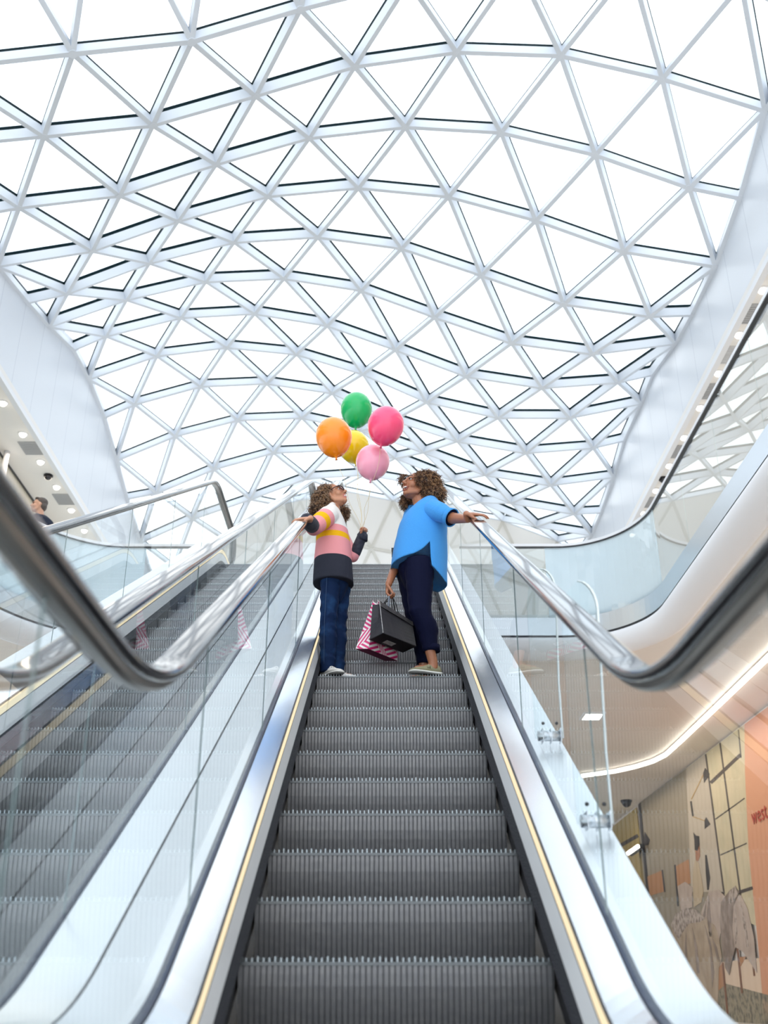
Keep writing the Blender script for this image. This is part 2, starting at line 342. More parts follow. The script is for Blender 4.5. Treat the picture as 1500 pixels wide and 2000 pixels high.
# gallery ceilings (upper floor) with their fittings
for side, x0, x1 in (('left', -7.0, XL - .02), ('right', XR + .02, 8.3)):
    bm = bmesh.new(); box(bm, (x0, -3, ZS), (x1, 32, ZS + .12))
    tag(obj('ceiling_gallery_' + side, bm, M['fascia']), kind='structure')
def downlight(x, y, label, group):
    t = tag(empty('downlight', (x, y, ZS)), label, 'ceiling light', group)
    bm = bmesh.new()
    loft(bm, [[(x + r*math.cos(i*math.pi/10), y + r*math.sin(i*math.pi/10), z) for i in range(20)] for r, z in ((.085, ZS), (.085, ZS - .012), (.068, ZS - .018))], caps=False)
    obj('trim_ring', bm, M['cornice'], t)
    bm = bmesh.new(); sph(bm, (x, y, ZS - .012), .062); obj('lens', bm, M['downlight'], t, smooth=True)
def vent(x, y, label, pale=False):
    t = tag(empty('ceiling_vent', (x, y, ZS)), label, 'vent', 'ceiling vents over the galleries')
    bm = bmesh.new(); w, l = .19, .24
    box(bm, (x - w, y - l, ZS - .012), (x + w, y + l, ZS - .002)); obj('backing', bm, M['vent_pale' if pale else 'vent'], t)
    bm = bmesh.new()
    for i in range(9):
        yy = y - l + .03 + i * (2*l - .06) / 8
        box(bm, (x - w + .015, yy - .008, ZS - .02), (x + w - .015, yy + .008, ZS - .01))
    obj('slat_panel', bm, M['vent_pale'] if pale else M['vent'], t)
def dome(x, y, z, label, r=.075):
    t = tag(empty('security_camera', (x, y, z)), label, 'camera')
    bm = bmesh.new(); loft(bm, [[(x + q*math.cos(i*math.pi/8), y + q*math.sin(i*math.pi/8), zz) for i in range(16)] for q, zz in ((r*1.15, z), (r*1.15, z - r*.4))]); obj('mount', bm, M['black'], t)
    bm = bmesh.new(); sph(bm, (x, y, z - r*.4), r); obj('dome', bm, M['rubber'], t, smooth=True)
ys = [11.64, 12.71, 13.75, 14.8, 15.81, 16.87, 17.9, 18.93, 20.0]
for y in ys: downlight(5.31, y, 'round downlight in the pale ceiling strip above the right gallery', 'downlights above the right gallery')
for y, p in ((12.2, 0), (13.25, 1), (14.3, 0), (16.35, 0), (18.45, 0)):
    vent(5.34, y, {12.2: 'dark grey ceiling grille nearest the right picture edge above the right gallery', 13.25: 'pale grey ceiling grille above the right gallery', 14.3: 'third grey ceiling grille from the right picture edge, right gallery',
                   16.35: 'grey ceiling grille beside the curve of the right gallery rail', 18.45: 'smallest farthest grey ceiling grille above the right gallery'}[y], p)
dome(5.33, 17.4, ZS, 'small black dome camera among the right gallery downlights')
for px, py in ((10, 786), (47, 847), (81, 901), (111, 950), (139, 995), (163, 1035)):
    p = ray(px, py); y = p.y * ZS / p.z
    downlight(-6.36, y, 'round downlight in the pale ceiling strip above the left gallery', 'downlights above the left gallery')
for px, py, lb in ((63, 875, 'grey ceiling grille above the left gallery, the upper of two'), (124, 975, 'grey ceiling grille right above the dark handrail on the left, the lower of two')):
    p = ray(px, py); vent(-6.36, p.y * ZS / p.z, lb)
p = ray(96, 928); dome(-6.38, p.y * ZS / p.z, ZS, 'small black dome camera among the left gallery downlights')

# ---------------------------------------------------------------- floors, gallery slabs, lower ceiling
ZF, ZG = 5.43, -.40
bm = bmesh.new(); box(bm, (-16, -12, ZG - .2), (16, 45, ZG)); tag(obj('floor', bm, M['floor']), kind='structure')
def arc(cx, cy, rx, ry, a0, a1, n=18):
    return [(cx + rx*math.cos(R(a0 + (a1 - a0)*i/n)), cy + ry*math.sin(R(a0 + (a1 - a0)*i/n))) for i in range(n + 1)]
OUT_R = [(3.92, -3.0), (3.92, 6.0)] + arc(2.72, 13.45, 1.2, 1.5, 0, 90) + [(1.2, 14.95)]
OUT_L = [(-5.7, -3.0), (-5.7, 6.0)] + arc(-4.1, 12.2, 1.6, 2.75, 180, 90) + [(-2.75, 14.95)]
def offset(poly, d):                    # move a plan outline away from the void by d
    out = []
    for i, p in enumerate(poly):
        a, b = poly[max(i-1, 0)], poly[min(i+1, len(poly)-1)]
        t = V((b[0]-a[0], b[1]-a[1], 0)).normalized(); n = V((t.y, -t.x, 0))
        if poly is OUT_L: n = -n
        out.append((p[0] + n.x*d, p[1] + n.y*d))
    return out
def sweep_plan(bm, poly, prof, close=True):      # profile points are (offset away from void, z)
    cols = [[(x, y, z) for x, y in offset(poly, d)] for d, z in prof]
    rings = [[cols[j][i] for j in range(len(prof))] for i in range(len(poly))]
    loft(bm, rings, caps=close, closed=close)
for nm, poly, X in (('right', OUT_R, 8.6), ('left', OUT_L, -9.0)):
    bm = bmesh.new()
    pts = offset(poly, .06)
    ring = [V((x, y, ZF - .05)) for x, y in pts] + [V((pts[-1][0], 26.2, ZF - .05)), V((X, 26.2, ZF - .05)), V((X, -3, ZF - .05))]
    f = [bm.verts.new(p) for p in ring]; bm.faces.new(f)
    r = bmesh.ops.extrude_face_region(bm, geom=bm.faces[:]); bmesh.ops.translate(bm, vec=(0, 0, -.3), verts=[v for v in r['geom'] if isinstance(v, bmesh.types.BMVert)])
    g = tag(obj('floor_gallery_' + nm, bm, M['floor']), kind='structure')
    bm = bmesh.new()                    # rounded white cornice under the slab edge
    sweep_plan(bm, poly, [(.02, 5.0), (-.03, 4.97)] + [(-.03 + .30*(1-math.cos(R(a))), 4.93 - .22*math.sin(R(a))) for a in range(0, 91, 10)] + [(.32, 4.72), (.32, 4.78), (.1, 5.0)])
    tag(obj('trim_' + ('3' if nm == 'right' else '4'), bm, M['cornice'], smooth=True), kind='structure')
bm = bmesh.new(); box(bm, (-2.75, 15.0, ZF - .35), (1.2, 26.2, ZF)); tag(obj('floor_landing', bm, M['floor']), kind='structure')
bm = bmesh.new()                        # underside of the upper floor (ceiling of the lower arcade)
pr = offset(OUT_R, .27); pl = offset(OUT_L, .27)
ring = [V((x, y, 4.72)) for x, y in pr] + [V((x, y, 4.72)) for x, y in pl[::-1]] + [V((-14, -3, 4.72)), V((-14, 40, 4.72)), V((14, 40, 4.72)), V((14, -3, 4.72))]
bm.faces.new([bm.verts.new(p) for p in ring])
r = bmesh.ops.extrude_face_region(bm, geom=bm.faces[:]); bmesh.ops.translate(bm, vec=(0, 0, .04), verts=[v for v in r['geom'] if isinstance(v, bmesh.types.BMVert)])
tag(obj('ceiling_arcade', bm, M['arcade']), kind='structure')

# upper gallery shop fronts
M['shopglass'] = glass_mat('shopfront_glass', (.75, .8, .8), 1.5, 1.3)
M['olive'] = mat('beige_shop_beam', (.36, .34, .28), .5)
bm = bmesh.new(); box(bm, (8.2, -3, ZF - .05), (8.35, 26, ZS)); tag(obj('wall_gallery_right', bm, M['cream']), kind='structure')
bm = bmesh.new(); box(bm, (-9.4, -3, ZF - .05), (-9.3, 26, ZS + .2)); tag(obj('wall_gallery_left', bm, M['cream']), kind='structure')
sf = tag(empty('shopfront', (-7, 16, ZF)), 'glazed shopfront under a beige beam behind the man on the left gallery', 'shopfront')
bm = bmesh.new(); box(bm, (-7.12, 4, 8.60), (-7.0, 20.3, ZS)); obj('beam', bm, M['olive'], sf)
bm = bmesh.new(); box(bm, (-7.1, 4, 8.96), (-6.985, 20.3, 9.0)); obj('shadow_gap', bm, M['black'], sf)
for k in range(5):
    y0 = 4 + k*3.26; bm = bmesh.new(); box(bm, (-7.08, y0 + .02, ZF - .05), (-7.05, y0 + 3.24, 8.60)); obj('glass_panel', bm, M['shopglass'], sf)
bm = bmesh.new(); box(bm, (-7.1, 20.3, ZF - .05), (-6.95, 26, ZS)); tag(obj('trim_5', bm, M['cream']), kind='structure')
col = tag(empty('column', (-6.85, 16.2, ZF)), 'slim white column at the left picture edge beside the shop glass', 'column')
bm = bmesh.new(); p = at(8, 915, 16.35); tube(bm, [(p.x, 16.35, ZF), (p.x, 16.35, ZS)], .05, 20); obj('shaft', bm, M['cornice'], col, smooth=True)
sg = tag(empty('shop_sign', (-6.8, 17.2, 8.4)), 'white box sign bracketed from the beige beam on the left gallery', 'sign')
p = at(31, 901, 17.0)
bm = bmesh.new(); box(bm, (p.x - .13, 16.9, p.z - .05), (p.x + .10, 17.1, p.z + .05)); obj('sign_box', bm, M['cornice'], sg)
bm = bmesh.new(); box(bm, (-6.99, 16.98, p.z + .05), (p.x + .02, 17.02, p.z + .07)); obj('bracket', bm, M['black'], sg)

# ---------------------------------------------------------------- balustrades on the gallery edges
def balustrade(poly, label, film_from, film_to, cut=1.45):
    t = tag(empty('glass_balustrade', (poly[8][0], poly[8][1], 5.0)), label, 'balustrade')
    bm = bmesh.new(); sweep_plan(bm, poly, [(0, 5.025), (0, 5.31), (.05, 5.31), (.05, 5.025)]); obj('base_band', bm, M['steel'], t, smooth=False)
    bm = bmesh.new(); sweep_plan(bm, poly, [(.012, 4.985), (.012, 5.03), (.05, 5.03), (.05, 4.985)]); obj('shadow_gap', bm, M['black'], t)
    bm = bmesh.new(); sweep_plan(bm, poly, [(-.012, 6.505), (-.012, 6.55), (.055, 6.55), (.055, 6.505)]); obj('top_rail', bm, M['cornice'], t)
    bm = bmesh.new(); sweep_plan(bm, poly, [(-.006, 6.488), (-.006, 6.505), (.05, 6.505), (.05, 6.488)]); obj('rail_gasket', bm, M['black'], t)
    # resample outline into panels
    pts = [V((x, y, 0)) for x, y in poly]; s = [0]
    for a, b in zip(pts[:-1], pts[1:]): s.append(s[-1] + (b - a).length)
    def P(q):
        q = min(max(q, 0), s[-1] - 1e-6)
        for i in range(len(s) - 1):
            if s[i] <= q <= s[i+1]:
                return pts[i].lerp(pts[i+1], (q - s[i]) / (s[i+1] - s[i]))
    L = s[-1]; cuts = []
    q = film_from
    while q > 0: cuts.append(q); q -= cut
    cuts = sorted(set([0.0] + cuts + [film_to, L]))
    for a, b in zip(cuts[:-1], cuts[1:]):
        if b - a < .05: continue
        film = a >= film_from - .01 and b <= film_to + .01
        n = 18 if film else max(1, int((b - a) / .2) if a > 8 else 1)
        line = [(P(a + .006 + (b - a - .012)*i/n)).to_2d()[:] for i in range(n + 1)]
        bm = bmesh.new()
        prof = [(.016, 5.2), (.016, 6.49), (.032, 6.49), (.032, 5.2)]
        cols = []
        for i, p in enumerate(line):
            c0, c1 = line[max(i-1, 0)], line[min(i+1, n)]
            tt = V((c1[0]-c0[0], c1[1]-c0[1], 0)).normalized(); nn = V((tt.y, -tt.x, 0))
            if poly is OUT_L: nn = -nn
            cols.append([(p[0] + nn.x*d, p[1] + nn.y*d, z) for d, z in prof])
        loft(bm, cols)
        obj('frosted_panel' if film else 'glass_panel', bm, M['film_glass' if film else 'gallery_glass'], t)
    return t
balustrade(OUT_R, 'curved glass balustrade with steel base band along the right gallery', 16.55, 18.75)
balustrade(OUT_L, 'curved glass balustrade of the left gallery, in front of the man', 15.9, 19.0)

# ---------------------------------------------------------------- escalators
NOSE = 1.84                                       # the step noses run this far (square to the slope) below the camera's own slope line
def path(D, zl, zh, Rl=1.5, Rh=1.5, y0=-.6, y1=14.4, m=10):
    Yl = (zl + D/C30) / T30; Yh = (zh + D/C30) / T30; tl = Rl*math.tan(R(15)); th = Rh*math.tan(R(15))
    p = [(y0, zl)]
    for i in range(m + 1):
        a = R(30*i/m); p.append((Yl - tl + Rl*math.sin(a), zl + Rl*(1 - math.cos(a))))
    a0 = p[-1]; b0 = (Yh + th - Rh*math.sin(R(30)), zh - Rh*(1 - C30))
    for i in range(1, 8): p.append((a0[0] + (b0[0]-a0[0])*i/8, a0[1] + (b0[1]-a0[1])*i/8))
    for i in range(m + 1):
        a = R(30 - 30*i/m); p.append((Yh + th - Rh*math.sin(a), zh - Rh + Rh*math.cos(a)))
    p.append((y1, zh)); return p
def line(D):                                       # a line of the escalator's section, offset n from the step noses
    n = NOSE - D
    return path(D, ZG + n*.9, ZF + n - .06, 1.5 - n*.5, 1.5 + n*.5)
def yz_at(p, y):
    for a, b in zip(p[:-1], p[1:]):
        if a[0] <= y <= b[0]: return a[1] + (b[1]-a[1])*(y-a[0])/(b[0]-a[0])
    return p[0][1] if y < p[0][0] else p[-1][1]
def band(bm, sec, xc, sgn):                        # sweep an open section [(half width, D) ...] as a thin closed strip
    L = [line(D) for h, D in sec]
    rings = [[(xc + sgn*sec[j][0], L[j][i][0], L[j][i][1]) for j in range(len(sec))] for i in range(len(L[0]))]
    loft(bm, rings)
HR = path(.676, .70, 6.42, 1.5, 1.3, y0=.25, y1=14.1, m=14)
def handrail_path(d=0):
    p = list(HR); r = .27
    lo = [(p[0][0] - r*math.sin(R(a)), p[0][1] - r + r*math.cos(R(a))) for a in range(170, 0, -15)]
    hi = [(p[-1][0] + r*math.sin(R(a)), p[-1][1] - r + r*math.cos(R(a))) for a in range(15, 171, 15)]
    return lo + p + hi
def sweep_yz(bm, pts, sec, x, mi=0):               # section [(lateral, normal)]
    rings = []
    for i, (y, z) in enumerate(pts):
        a, b = pts[max(i-1, 0)], pts[min(i+1, len(pts)-1)]
        t = V((0, b[0]-a[0], b[1]-a[1])).normalized(); n = V((0, -t.z, t.y))
        rings.append([(x + u, y + n.y*v, z + n.z*v) for u, v in sec])
    loft(bm, rings, mi=mi)
# the step: riser with vertical ribs and a comb of cleats along the nose (one mesh, used by every step)
SW = .547
def step_meshes():
    prof = [(0, -.012), (.002, -.04), (.008, -.08), (.018, -.12), (.031, -.16), (.047, -.20), (.065, -.24), (.075, -.262)]
    bm = bmesh.new(); n = 54; pit = 2*SW/n
    row = []
    for k in range(n):
        x = -SW + k*pit
        for xx, d in ((x, 0), (x + pit*.66, 0), (x + pit*.70, .0045), (x + pit*.96, .0045)): row.append((xx, d))
    row.append((SW, 0))
    rings = [[(x, y + d, z) for x, d in row] for y, z in prof]
    loft(bm, rings, caps=False, closed=False)
    for f in bm.faces:
        f.material_index = 1 if all(v.co.y - dict((round(z, 4), y) for y, z in prof).get(round(v.co.z, 4), 0) > .003 for v in f.verts) else 0
    riser = bpy.data.meshes.new('riser'); bm.to_mesh(riser); bm.free()
    riser.materials.append(M['riser']); riser.materials.append(M['groove'])
    bm = bmesh.new()
    box(bm, (-SW, .0, -.014), (SW, .475, -.004), 1)
    box(bm, (-SW, -.003, -.015), (SW, .006, -.004), 2)
    for k in range(n):
        x = -SW + (k + .25)*pit
        box(bm, (x - pit*.11, -.002, -.006), (x + pit*.11, .47, .010 if k % 3 else .014), 0)
    tread = bpy.data.meshes.new('tread'); bm.to_mesh(tread); bm.free()
    tread.materials.append(M['cleat']); tread.materials.append(M['groove']); tread.materials.append(M['nosing'])
    return riser, tread
RISER, TREAD = step_meshes()
Y0S, Z0S = 3.889, .121
GLASS_CUTS = [3.43 + 1.69*k for k in range(-2, 7)]
def escalator(xc, label, seam_left, seam_right):
    e = tag(empty('escalator', (xc, 3.2, ZG)), label, 'escalator')
    for k in range(-1, 24):
        y, z = Y0S + .4*k, Z0S + .4*T30*k
        for nm, me in (('step', RISER),):
            s = bpy.data.objects.new('step', me); COL.objects.link(s); s.parent = e
            s.matrix_parent_inverse = Matrix.Translation(-V(e.location)); s.location = (xc, y, z)
            t = bpy.data.objects.new('cleats', TREAD); COL.objects.link(t); t.parent = s
    bm = bmesh.new(); box(bm, (xc - .6, 13.4, ZF - .1), (xc + .6, 15.05, ZF - .005)); obj('landing_plate', bm, M['steel'], e)
    bm = bmesh.new(); box(bm, (xc - .6, -1.2, ZG), (xc + .6, 3.12, ZG + .02)); obj('landing_plate', bm, M['steel'], e)
    for sgn, seam in ((-1, seam_left), (1, seam_right)):
        bm = bmesh.new(); band(bm, [(.528, 1.80), (.553, 1.742), (.562, 1.75), (.562, 1.83)], xc, sgn); obj('bristle_guard', bm, M['brush'], e)
        bm = bmesh.new(); band(bm, [(.546, 1.742), (.557, 1.640), (.578, 1.640), (.578, 1.742)], xc, sgn); obj('skirt_panel', bm, M['skirt'], e)
        bm = bmesh.new(); band(bm, [(.556, 1.95), (.556, 1.744), (.578, 1.744), (.578, 1.95)], xc, sgn); obj('lower_skirt', bm, M['black'], e)
        bm = bmesh.new(); band(bm, [(.557, 1.636), (.557, 1.582), (.570, 1.582), (.570, 1.636)], xc, sgn); obj('led_strip', bm, M['led'], e)
        bm = bmesh.new(); band(bm, [(.558, 1.641), (.556, 1.641), (.556, 1.635), (.558, 1.635)], xc, sgn); obj('strip_edge', bm, M['black'], e)
        bm = bmesh.new(); band(bm, [(.558, 1.583), (.556, 1.583), (.556, 1.576), (.562, 1.572), (.570, 1.583)], xc, sgn); obj('strip_edge', bm, M['black'], e)
        bm = bmesh.new(); band(bm, [(.561, 1.574), (.642, 1.516), (.644, 1.54), (.58, 1.60)], xc, sgn); obj('inner_deck', bm, M['deck'], e, smooth=False)
        bm = bmesh.new(); band(bm, [(.641, 1.518), (.643, 1.506), (.667, 1.502), (.670, 1.512), (.670, 1.54), (.644, 1.56)], xc, sgn); obj('glass_channel', bm, M['channel'], e)
        bm = bmesh.new(); band(bm, [(.669, 1.506), (seam - .004, 1.492), (seam - .004, 1.52), (.669, 1.54)], xc, sgn); obj('outer_deck', bm, M['outer_deck'], e)
        bm = bmesh.new(); band(bm, [(seam - .02, 1.52), (seam - .004, 1.506), (seam - .001, 2.35), (seam - .02, 2.35)], xc, sgn); obj('side_cladding', bm, M['cornice'], e)
        # balustrade glass in panels
        base, top = line(1.515), HR
        cuts = [.1] + [c for c in GLASS_CUTS if .3 < c < 13.9] + [14.25]
        for a, b in zip(cuts[:-1], cuts[1:]):
            n = 12; x0, x1 = xc + sgn*.649, xc + sgn*.661
            bm = bmesh.new(); rings = []
            for i in range(n + 1):
                y = a + .003 + (b - a - .006)*i/n; zb, zt = yz_at(base, y), yz_at(top, y) - .022
                if y < .25: zt -= (.25 - y)**2 * 4
                rings.append([(x0, y, zb), (x1, y, zb), (x1, y, zt), (x0, y, zt)])
            loft(bm, rings); gp = obj('glass_panel', bm, M['glass'], e)
            bm = bmesh.new(); y = b - .003
            if b < 14: 
                xm = (x0 + x1)/2; box(bm, (xm - .0025, y - .0015, yz_at(base, y)), (xm + .0025, y + .0015, yz_at(top, y) - .03)); obj('panel_joint', bm, M['glass_edge'], gp)
        pts = handrail_path(); x = xc + sgn*.655
        sec = [(-.050, -.016), (-.054, -.004), (-.052, .006), (-.0475, .0125), (-.038, .0145), (.038, .0145), (.0475, .0125), (.052, .006), (.054, -.004), (.050, -.016), (.03, -.019), (-.03, -.019)]
        bm = bmesh.new(); sweep_yz(bm, pts, sec, x); hr = obj('handrail', bm, M['rubber'], e, smooth=True)
        bm = bmesh.new(); sweep_yz(bm, pts[8:-8], [(-.026, -.034), (-.030, -.018), (.030, -.018), (.026, -.034), (.014, -.042), (-.014, -.042)], x); obj('handrail_guide', bm, M['rail_guide'], e)
    # truss under the moving steps
    bm = bmesh.new(); Lt, Lb = line(2.2), line(2.75)
    rings = [[(xc - .8, Lt[i][0], Lt[i][1]), (xc + .8, Lt[i][0], Lt[i][1]), (xc + .8, Lb[i][0], Lb[i][1]), (xc - .8, Lb[i][0], Lb[i][1])] for i in range(4, len(Lt) - 2)]
    loft(bm, rings); obj('truss_casing', bm, M['cornice'], e)
    return e
XC1, XC2 = .042, -1.655
escalator(XC1, 'escalator in the middle carrying the two people, warm light strips along its steps', .842, .816)
escalator(XC2, 'empty second escalator seen through the glass on the left', .83, .853)

# clear upright barrier panels clamped across the outer deck on the right
def barrier(y, label, h, x0=.72, x1=.848):
    zb = yz_at(line(1.495), y) + .012
    t = tag(empty('glass_barrier', (x0, y, zb)), label, 'glass panel', 'barrier panels on the right outer deck')
    bm = bmesh.new(); poly = [(x0, zb + .03), (x1, zb + .03), (x1, zb + .3), (x1 + .02, zb + h - .12)]
    cx, r = x1 - .05, .07
    poly += [(cx + r*math.cos(R(a)), y*0 + zb + h - .12 + .12*math.sin(R(a))) for a in range(15, 91, 15)]
    poly += [(x0 + .02, zb + h - .06), (x0, zb + h - .2)]
    prism(bm, [(px, y, pz) for px, pz in poly], (0, .012, 0)); g = obj('glass_sheet', bm, M['barrier_glass'], t)
    bm = bmesh.new(); e = [p for p in poly if p[0] > x1 - .06]
    for a, b in zip(e[:-1], e[1:]):
        prism(bm, [(a[0], y - .001, a[1]), (b[0], y - .001, b[1]), (b[0] + .008, y - .001, b[1] + .002), (a[0] + .008, y - .001, a[1])], (0, .014, 0))
    obj('polished_edge', bm, M['polished_edge'], g)
    bm = bmesh.new(); tube(bm, [(x0 + .01, y - .02, zb + .035), (x1 - .01, y - .02, zb + .035)], .024, 14); cl = obj('clamp_bar', bm, M['steel'], t, smooth=True)
    for q in (.03, .07, .115):
        bm = bmesh.new(); box(bm, (x0 + q, y - .046, zb + .004), (x0 + q + .003, y + .02, zb + .07)); obj('clamp_plate', bm, M['steel'], cl)
    for q in (.04, .105):
        bm = bmesh.new(); sph(bm, (x0 + q, y - .006, zb + .10), .008); obj('bolt', bm, M['black'], t)
barrier(3.94, 'nearer clear barrier panel with rounded top clamped to the right outer deck', 1.0)
barrier(4.86, 'farther clear barrier panel, second along the right outer deck', .9)

# ---------------------------------------------------------------- lower arcade on the right: printed shop hoarding, ceiling strip light, fittings
XW = 6.8
bm = bmesh.new(); box(bm, (XW + .03, -3, ZG), (XW + .2, 40, 4.72)); tag(obj('wall_arcade_right', bm, M['arcade']), kind='structure')
bm = bmesh.new(); box(bm, (-14, 40, ZG), (14, 40.2, 4.72)); tag(obj('wall_arcade_far', bm, M['arcade']), kind='structure')
P_ = dict(
  wallc=mat('print_grey_wall', (.29, .25, .185), .6), wall2=mat('print_pale_wall', (.50, .435, .345), .6), pane=mat('print_window_light', (.60, .52, .35), .6, noise_mix=((.50, .45, .30), 2, .4, .7)),
  bars=mat('print_window_bar', (.06, .045, .04), .6), peach=mat('peach_board', (.63, .305, .175), .6), text=mat('red_brown_lettering', (.42, .055, .03), .6),
  dark=mat('print_black', (.03, .025, .025), .6), brass=mat('print_brass', (.45, .29, .10), .6), orange=mat('print_orange_board', (.43, .215, .10), .6),
  linen=mat('print_linen', (.37, .285, .20), .6, noise_mix=((.47, .375, .28), 3.5, .35, .65)), linen2=mat('print_pale_linen', (.50, .41, .35), .6, noise_mix=((.40, .32, .27), 3, .4, .7)),
  linen3=mat('print_brown_linen', (.22, .17, .14), .6, noise_mix=((.36, .29, .25), 4, .4, .65)), ruffle=mat('print_ruffle', (.5, .42, .37), .6, noise_mix=((.2, .16, .13), 9, .45, .6)),
  rug=mat('print_rug', (.32, .28, .20), .7, noise_mix=((.14, .13, .10), 9, .45, .62)), pfloor=mat('print_floor', (.72, .56, .42), .5), wood=mat('print_wood', (.20, .085, .04), .6),
  skin=mat('print_skin', (.36, .16, .08), .6), cream=mat('print_cream_cloth', (.50, .40, .27), .6), yel=mat('print_yellow_panel', (.46, .34, .12), .6))
mural = tag(empty('shop_hoarding', (XW, 20, ZG)), 'printed shop hoarding of a pale room with draped bedding beside a peach board', 'hoarding')
LAY = [0]
def printed(name, m, polys, lift, label=None):
    bm = bmesh.new()
    for pl in polys:
        prism(bm, [atx(x, y, XW - lift) for x, y in pl], (.004, 0, 0))
    o = obj(name, bm, m, mural)
    if label: o['label'] = label
    return o
def strip(a, b, w):                       # a ruled line between two points of the print
    d = V((b[0]-a[0], b[1]-a[1])).normalized(); n = V((-d.y, d.x)) * w / 2
    return [(a[0]+n.x, a[1]+n.y), (b[0]+n.x, b[1]+n.y), (b[0]-n.x, b[1]-n.y), (a[0]-n.x, a[1]-n.y)]
# base board: top follows the ceiling line
TOPY = lambda x: 1610 + (x - 1195) * (1380 - 1610) / (1500 - 1195)
printed('board', P_['wallc'], [[(1249, TOPY(1249)), (1372, TOPY(1372)), (1402, 1742), (1430, 2060), (1249, 2060)]], .006)
printed('side_board', P_['yel'], [[(1190, TOPY(1190) + 6), (1243, TOPY(1243) + 3), (1262, 1760), (1190, 1760)]], .006)
printed('frame_post', P_['dark'], [[(1246, TOPY(1246)), (1251, TOPY(1251)), (1270, 1760), (1264, 1760)]], .012)
printed('side_bar', P_['bars'], [strip((1193, 1662), (1246, 1632), 7)], .010)
printed('pale_wall', P_['wall2'], [[(1340, TOPY(1340)), (1379, TOPY(1379)), (1415, 1742), (1350, 1742)]], .010)
printed('window_picture', P_['pane'], [[(1378, TOPY(1378)), (1462, TOPY(1462)), (1455, 1480), (1462, 1660), (1480, 1810), (1420, 1780)]], .012)
printed('window_bars', P_['bars'], [strip((1378, TOPY(1378) + 1), (1414, 1745), 2.9), strip((1406, TOPY(1406)), (1449, 1770), 2.9), strip((1442, 1425), (1447, 1480), 2.2),
  strip((1388, 1529), (1446, 1474), 6.5), strip((1397, 1600), (1454, 1559), 2.2), strip((1407, 1670), (1458, 1647), 2.2), strip((1440, 1744), (1470, 1734), 6.5)], .016)
printed('peach_board', P_['peach'], [[(1454, TOPY(1454)), (1600, TOPY(1600)), (1640, 2080), (1500, 2080), (1482, 1860), (1462, 1660), (1455, 1510)]], .014)
printed('headboard', P_['orange'], [[(1264, 1712), (1293, 1700), (1298, 1741), (1268, 1750)]], .012)
printed('headboard', P_['orange'], [[(1320, 1692), (1345, 1678), (1349, 1725), (1323, 1735)]], .012)
printed('bedpost', P_['dark'], [strip((1293, 1699), (1298, 1742), 2.5), strip((1318, 1689), (1324, 1770), 3)], .016)
printed('wall_lamp', P_['dark'], [[(1377, 1500), (1386, 1512), (1375, 1529), (1373, 1510)], [(1379, 1596), (1387, 1610), (1376, 1619), (1376, 1602)], strip((1349, 1565), (1353, 1594), 3)], .018)
printed('lamp_arm', P_['brass'], [strip((1350, 1561), (1374, 1512), 1.6), strip((1353, 1595), (1376, 1603), 1.6)], .017)
printed('wall_lamp', P_['dark'], [[(1259, 1625), (1269, 1640), (1266, 1650), (1256, 1652)]], .018)
printed('figure_hair', P_['dark'], [[(1354, 1626), (1359, 1632), (1365, 1633), (1366, 1650), (1362, 1662), (1357, 1660), (1356, 1640)]], .020)
printed('figure_skin', P_['skin'], [[(1358, 1659), (1366, 1650), (1367, 1672), (1363, 1682), (1359, 1680)]], .018)
printed('figure_clothes', P_['cream'], [[(1357, 1680), (1364, 1684), (1368, 1705), (1374, 1740), (1370, 1762), (1355, 1772), (1353, 1720), (1354, 1695)]], .018)
printed('vase_branch', P_['dark'], [[(1377, 1670), (1380, 1670), (1384, 1695), (1387, 1715), (1384, 1738), (1381, 1738), (1378, 1700)]], .016)
printed('pale_bedding', P_['linen2'], [[(1323, 1731), (1338, 1722), (1352, 1733), (1352, 1772), (1330, 1778)], [(1366, 1790), (1381, 1752), (1384, 1741), (1404, 1738), (1415, 1750), (1412, 1800), (1402, 1850), (1376, 1800)]], .018)
printed('floor_picture', P_['pfloor'], [[(1402, 1880), (1490, 1870), (1540, 1905), (1560, 1960), (1412, 1950)]], .010)
printed('rug_picture', P_['rug'], [[(1400, 1935), (1416, 1921), (1480, 1938), (1600, 1970), (1600, 2080), (1400, 2060)]], .014)
printed('table_leg', P_['wood'], [strip((1411, 1880), (1421, 1981), 3.5)], .018)
printed('table_leg', P_['wood'], [strip((1440, 1850), (1449, 1940), 3.5)], .018)
printed('table_leg', P_['wood'], [strip((1470, 1880), (1473, 1906), 3)], .018)
printed('chest_picture', P_['orange'], [[(1403, 1890), (1412, 1880), (1414, 1925), (1403, 1935)], [(1440, 1870), (1457, 1868), (1446, 1888)]], .016)
printed('front_bedding', P_['linen'], [[(1310, 1806), (1330, 1786), (1352, 1774), (1376, 1790), (1396, 1808), (1403, 1830), (1410, 1870), (1404, 1890), (1402, 1960), (1380, 1990), (1340, 1940)]], .022)
printed('bedding_ruffle', P_['ruffle'], [[(1310, 1806), (1320, 1785), (1340, 1774), (1362, 1778), (1377, 1794), (1365, 1801), (1345, 1804), (1332, 1822), (1325, 1836)]], .026)
printed('brown_throw', P_['linen3'], [[(1408, 1762), (1424, 1740), (1434, 1732), (1444, 1742), (1432, 1770), (1430, 1810), (1434, 1850), (1424, 1905), (1416, 1890), (1410, 1850), (1406, 1800)]], .026)
printed('draped_bedding', P_['linen2'], [[(1432, 1752), (1447, 1748), (1460, 1775), (1472, 1830), (1478, 1900), (1470, 1888), (1452, 1860), (1436, 1850), (1428, 1880), (1430, 1810)]], .022)
printed('bedding_ruffle', P_['ruffle'], [[(1424, 1742), (1436, 1730), (1442, 1742), (1436, 1758), (1424, 1766)]], .030)
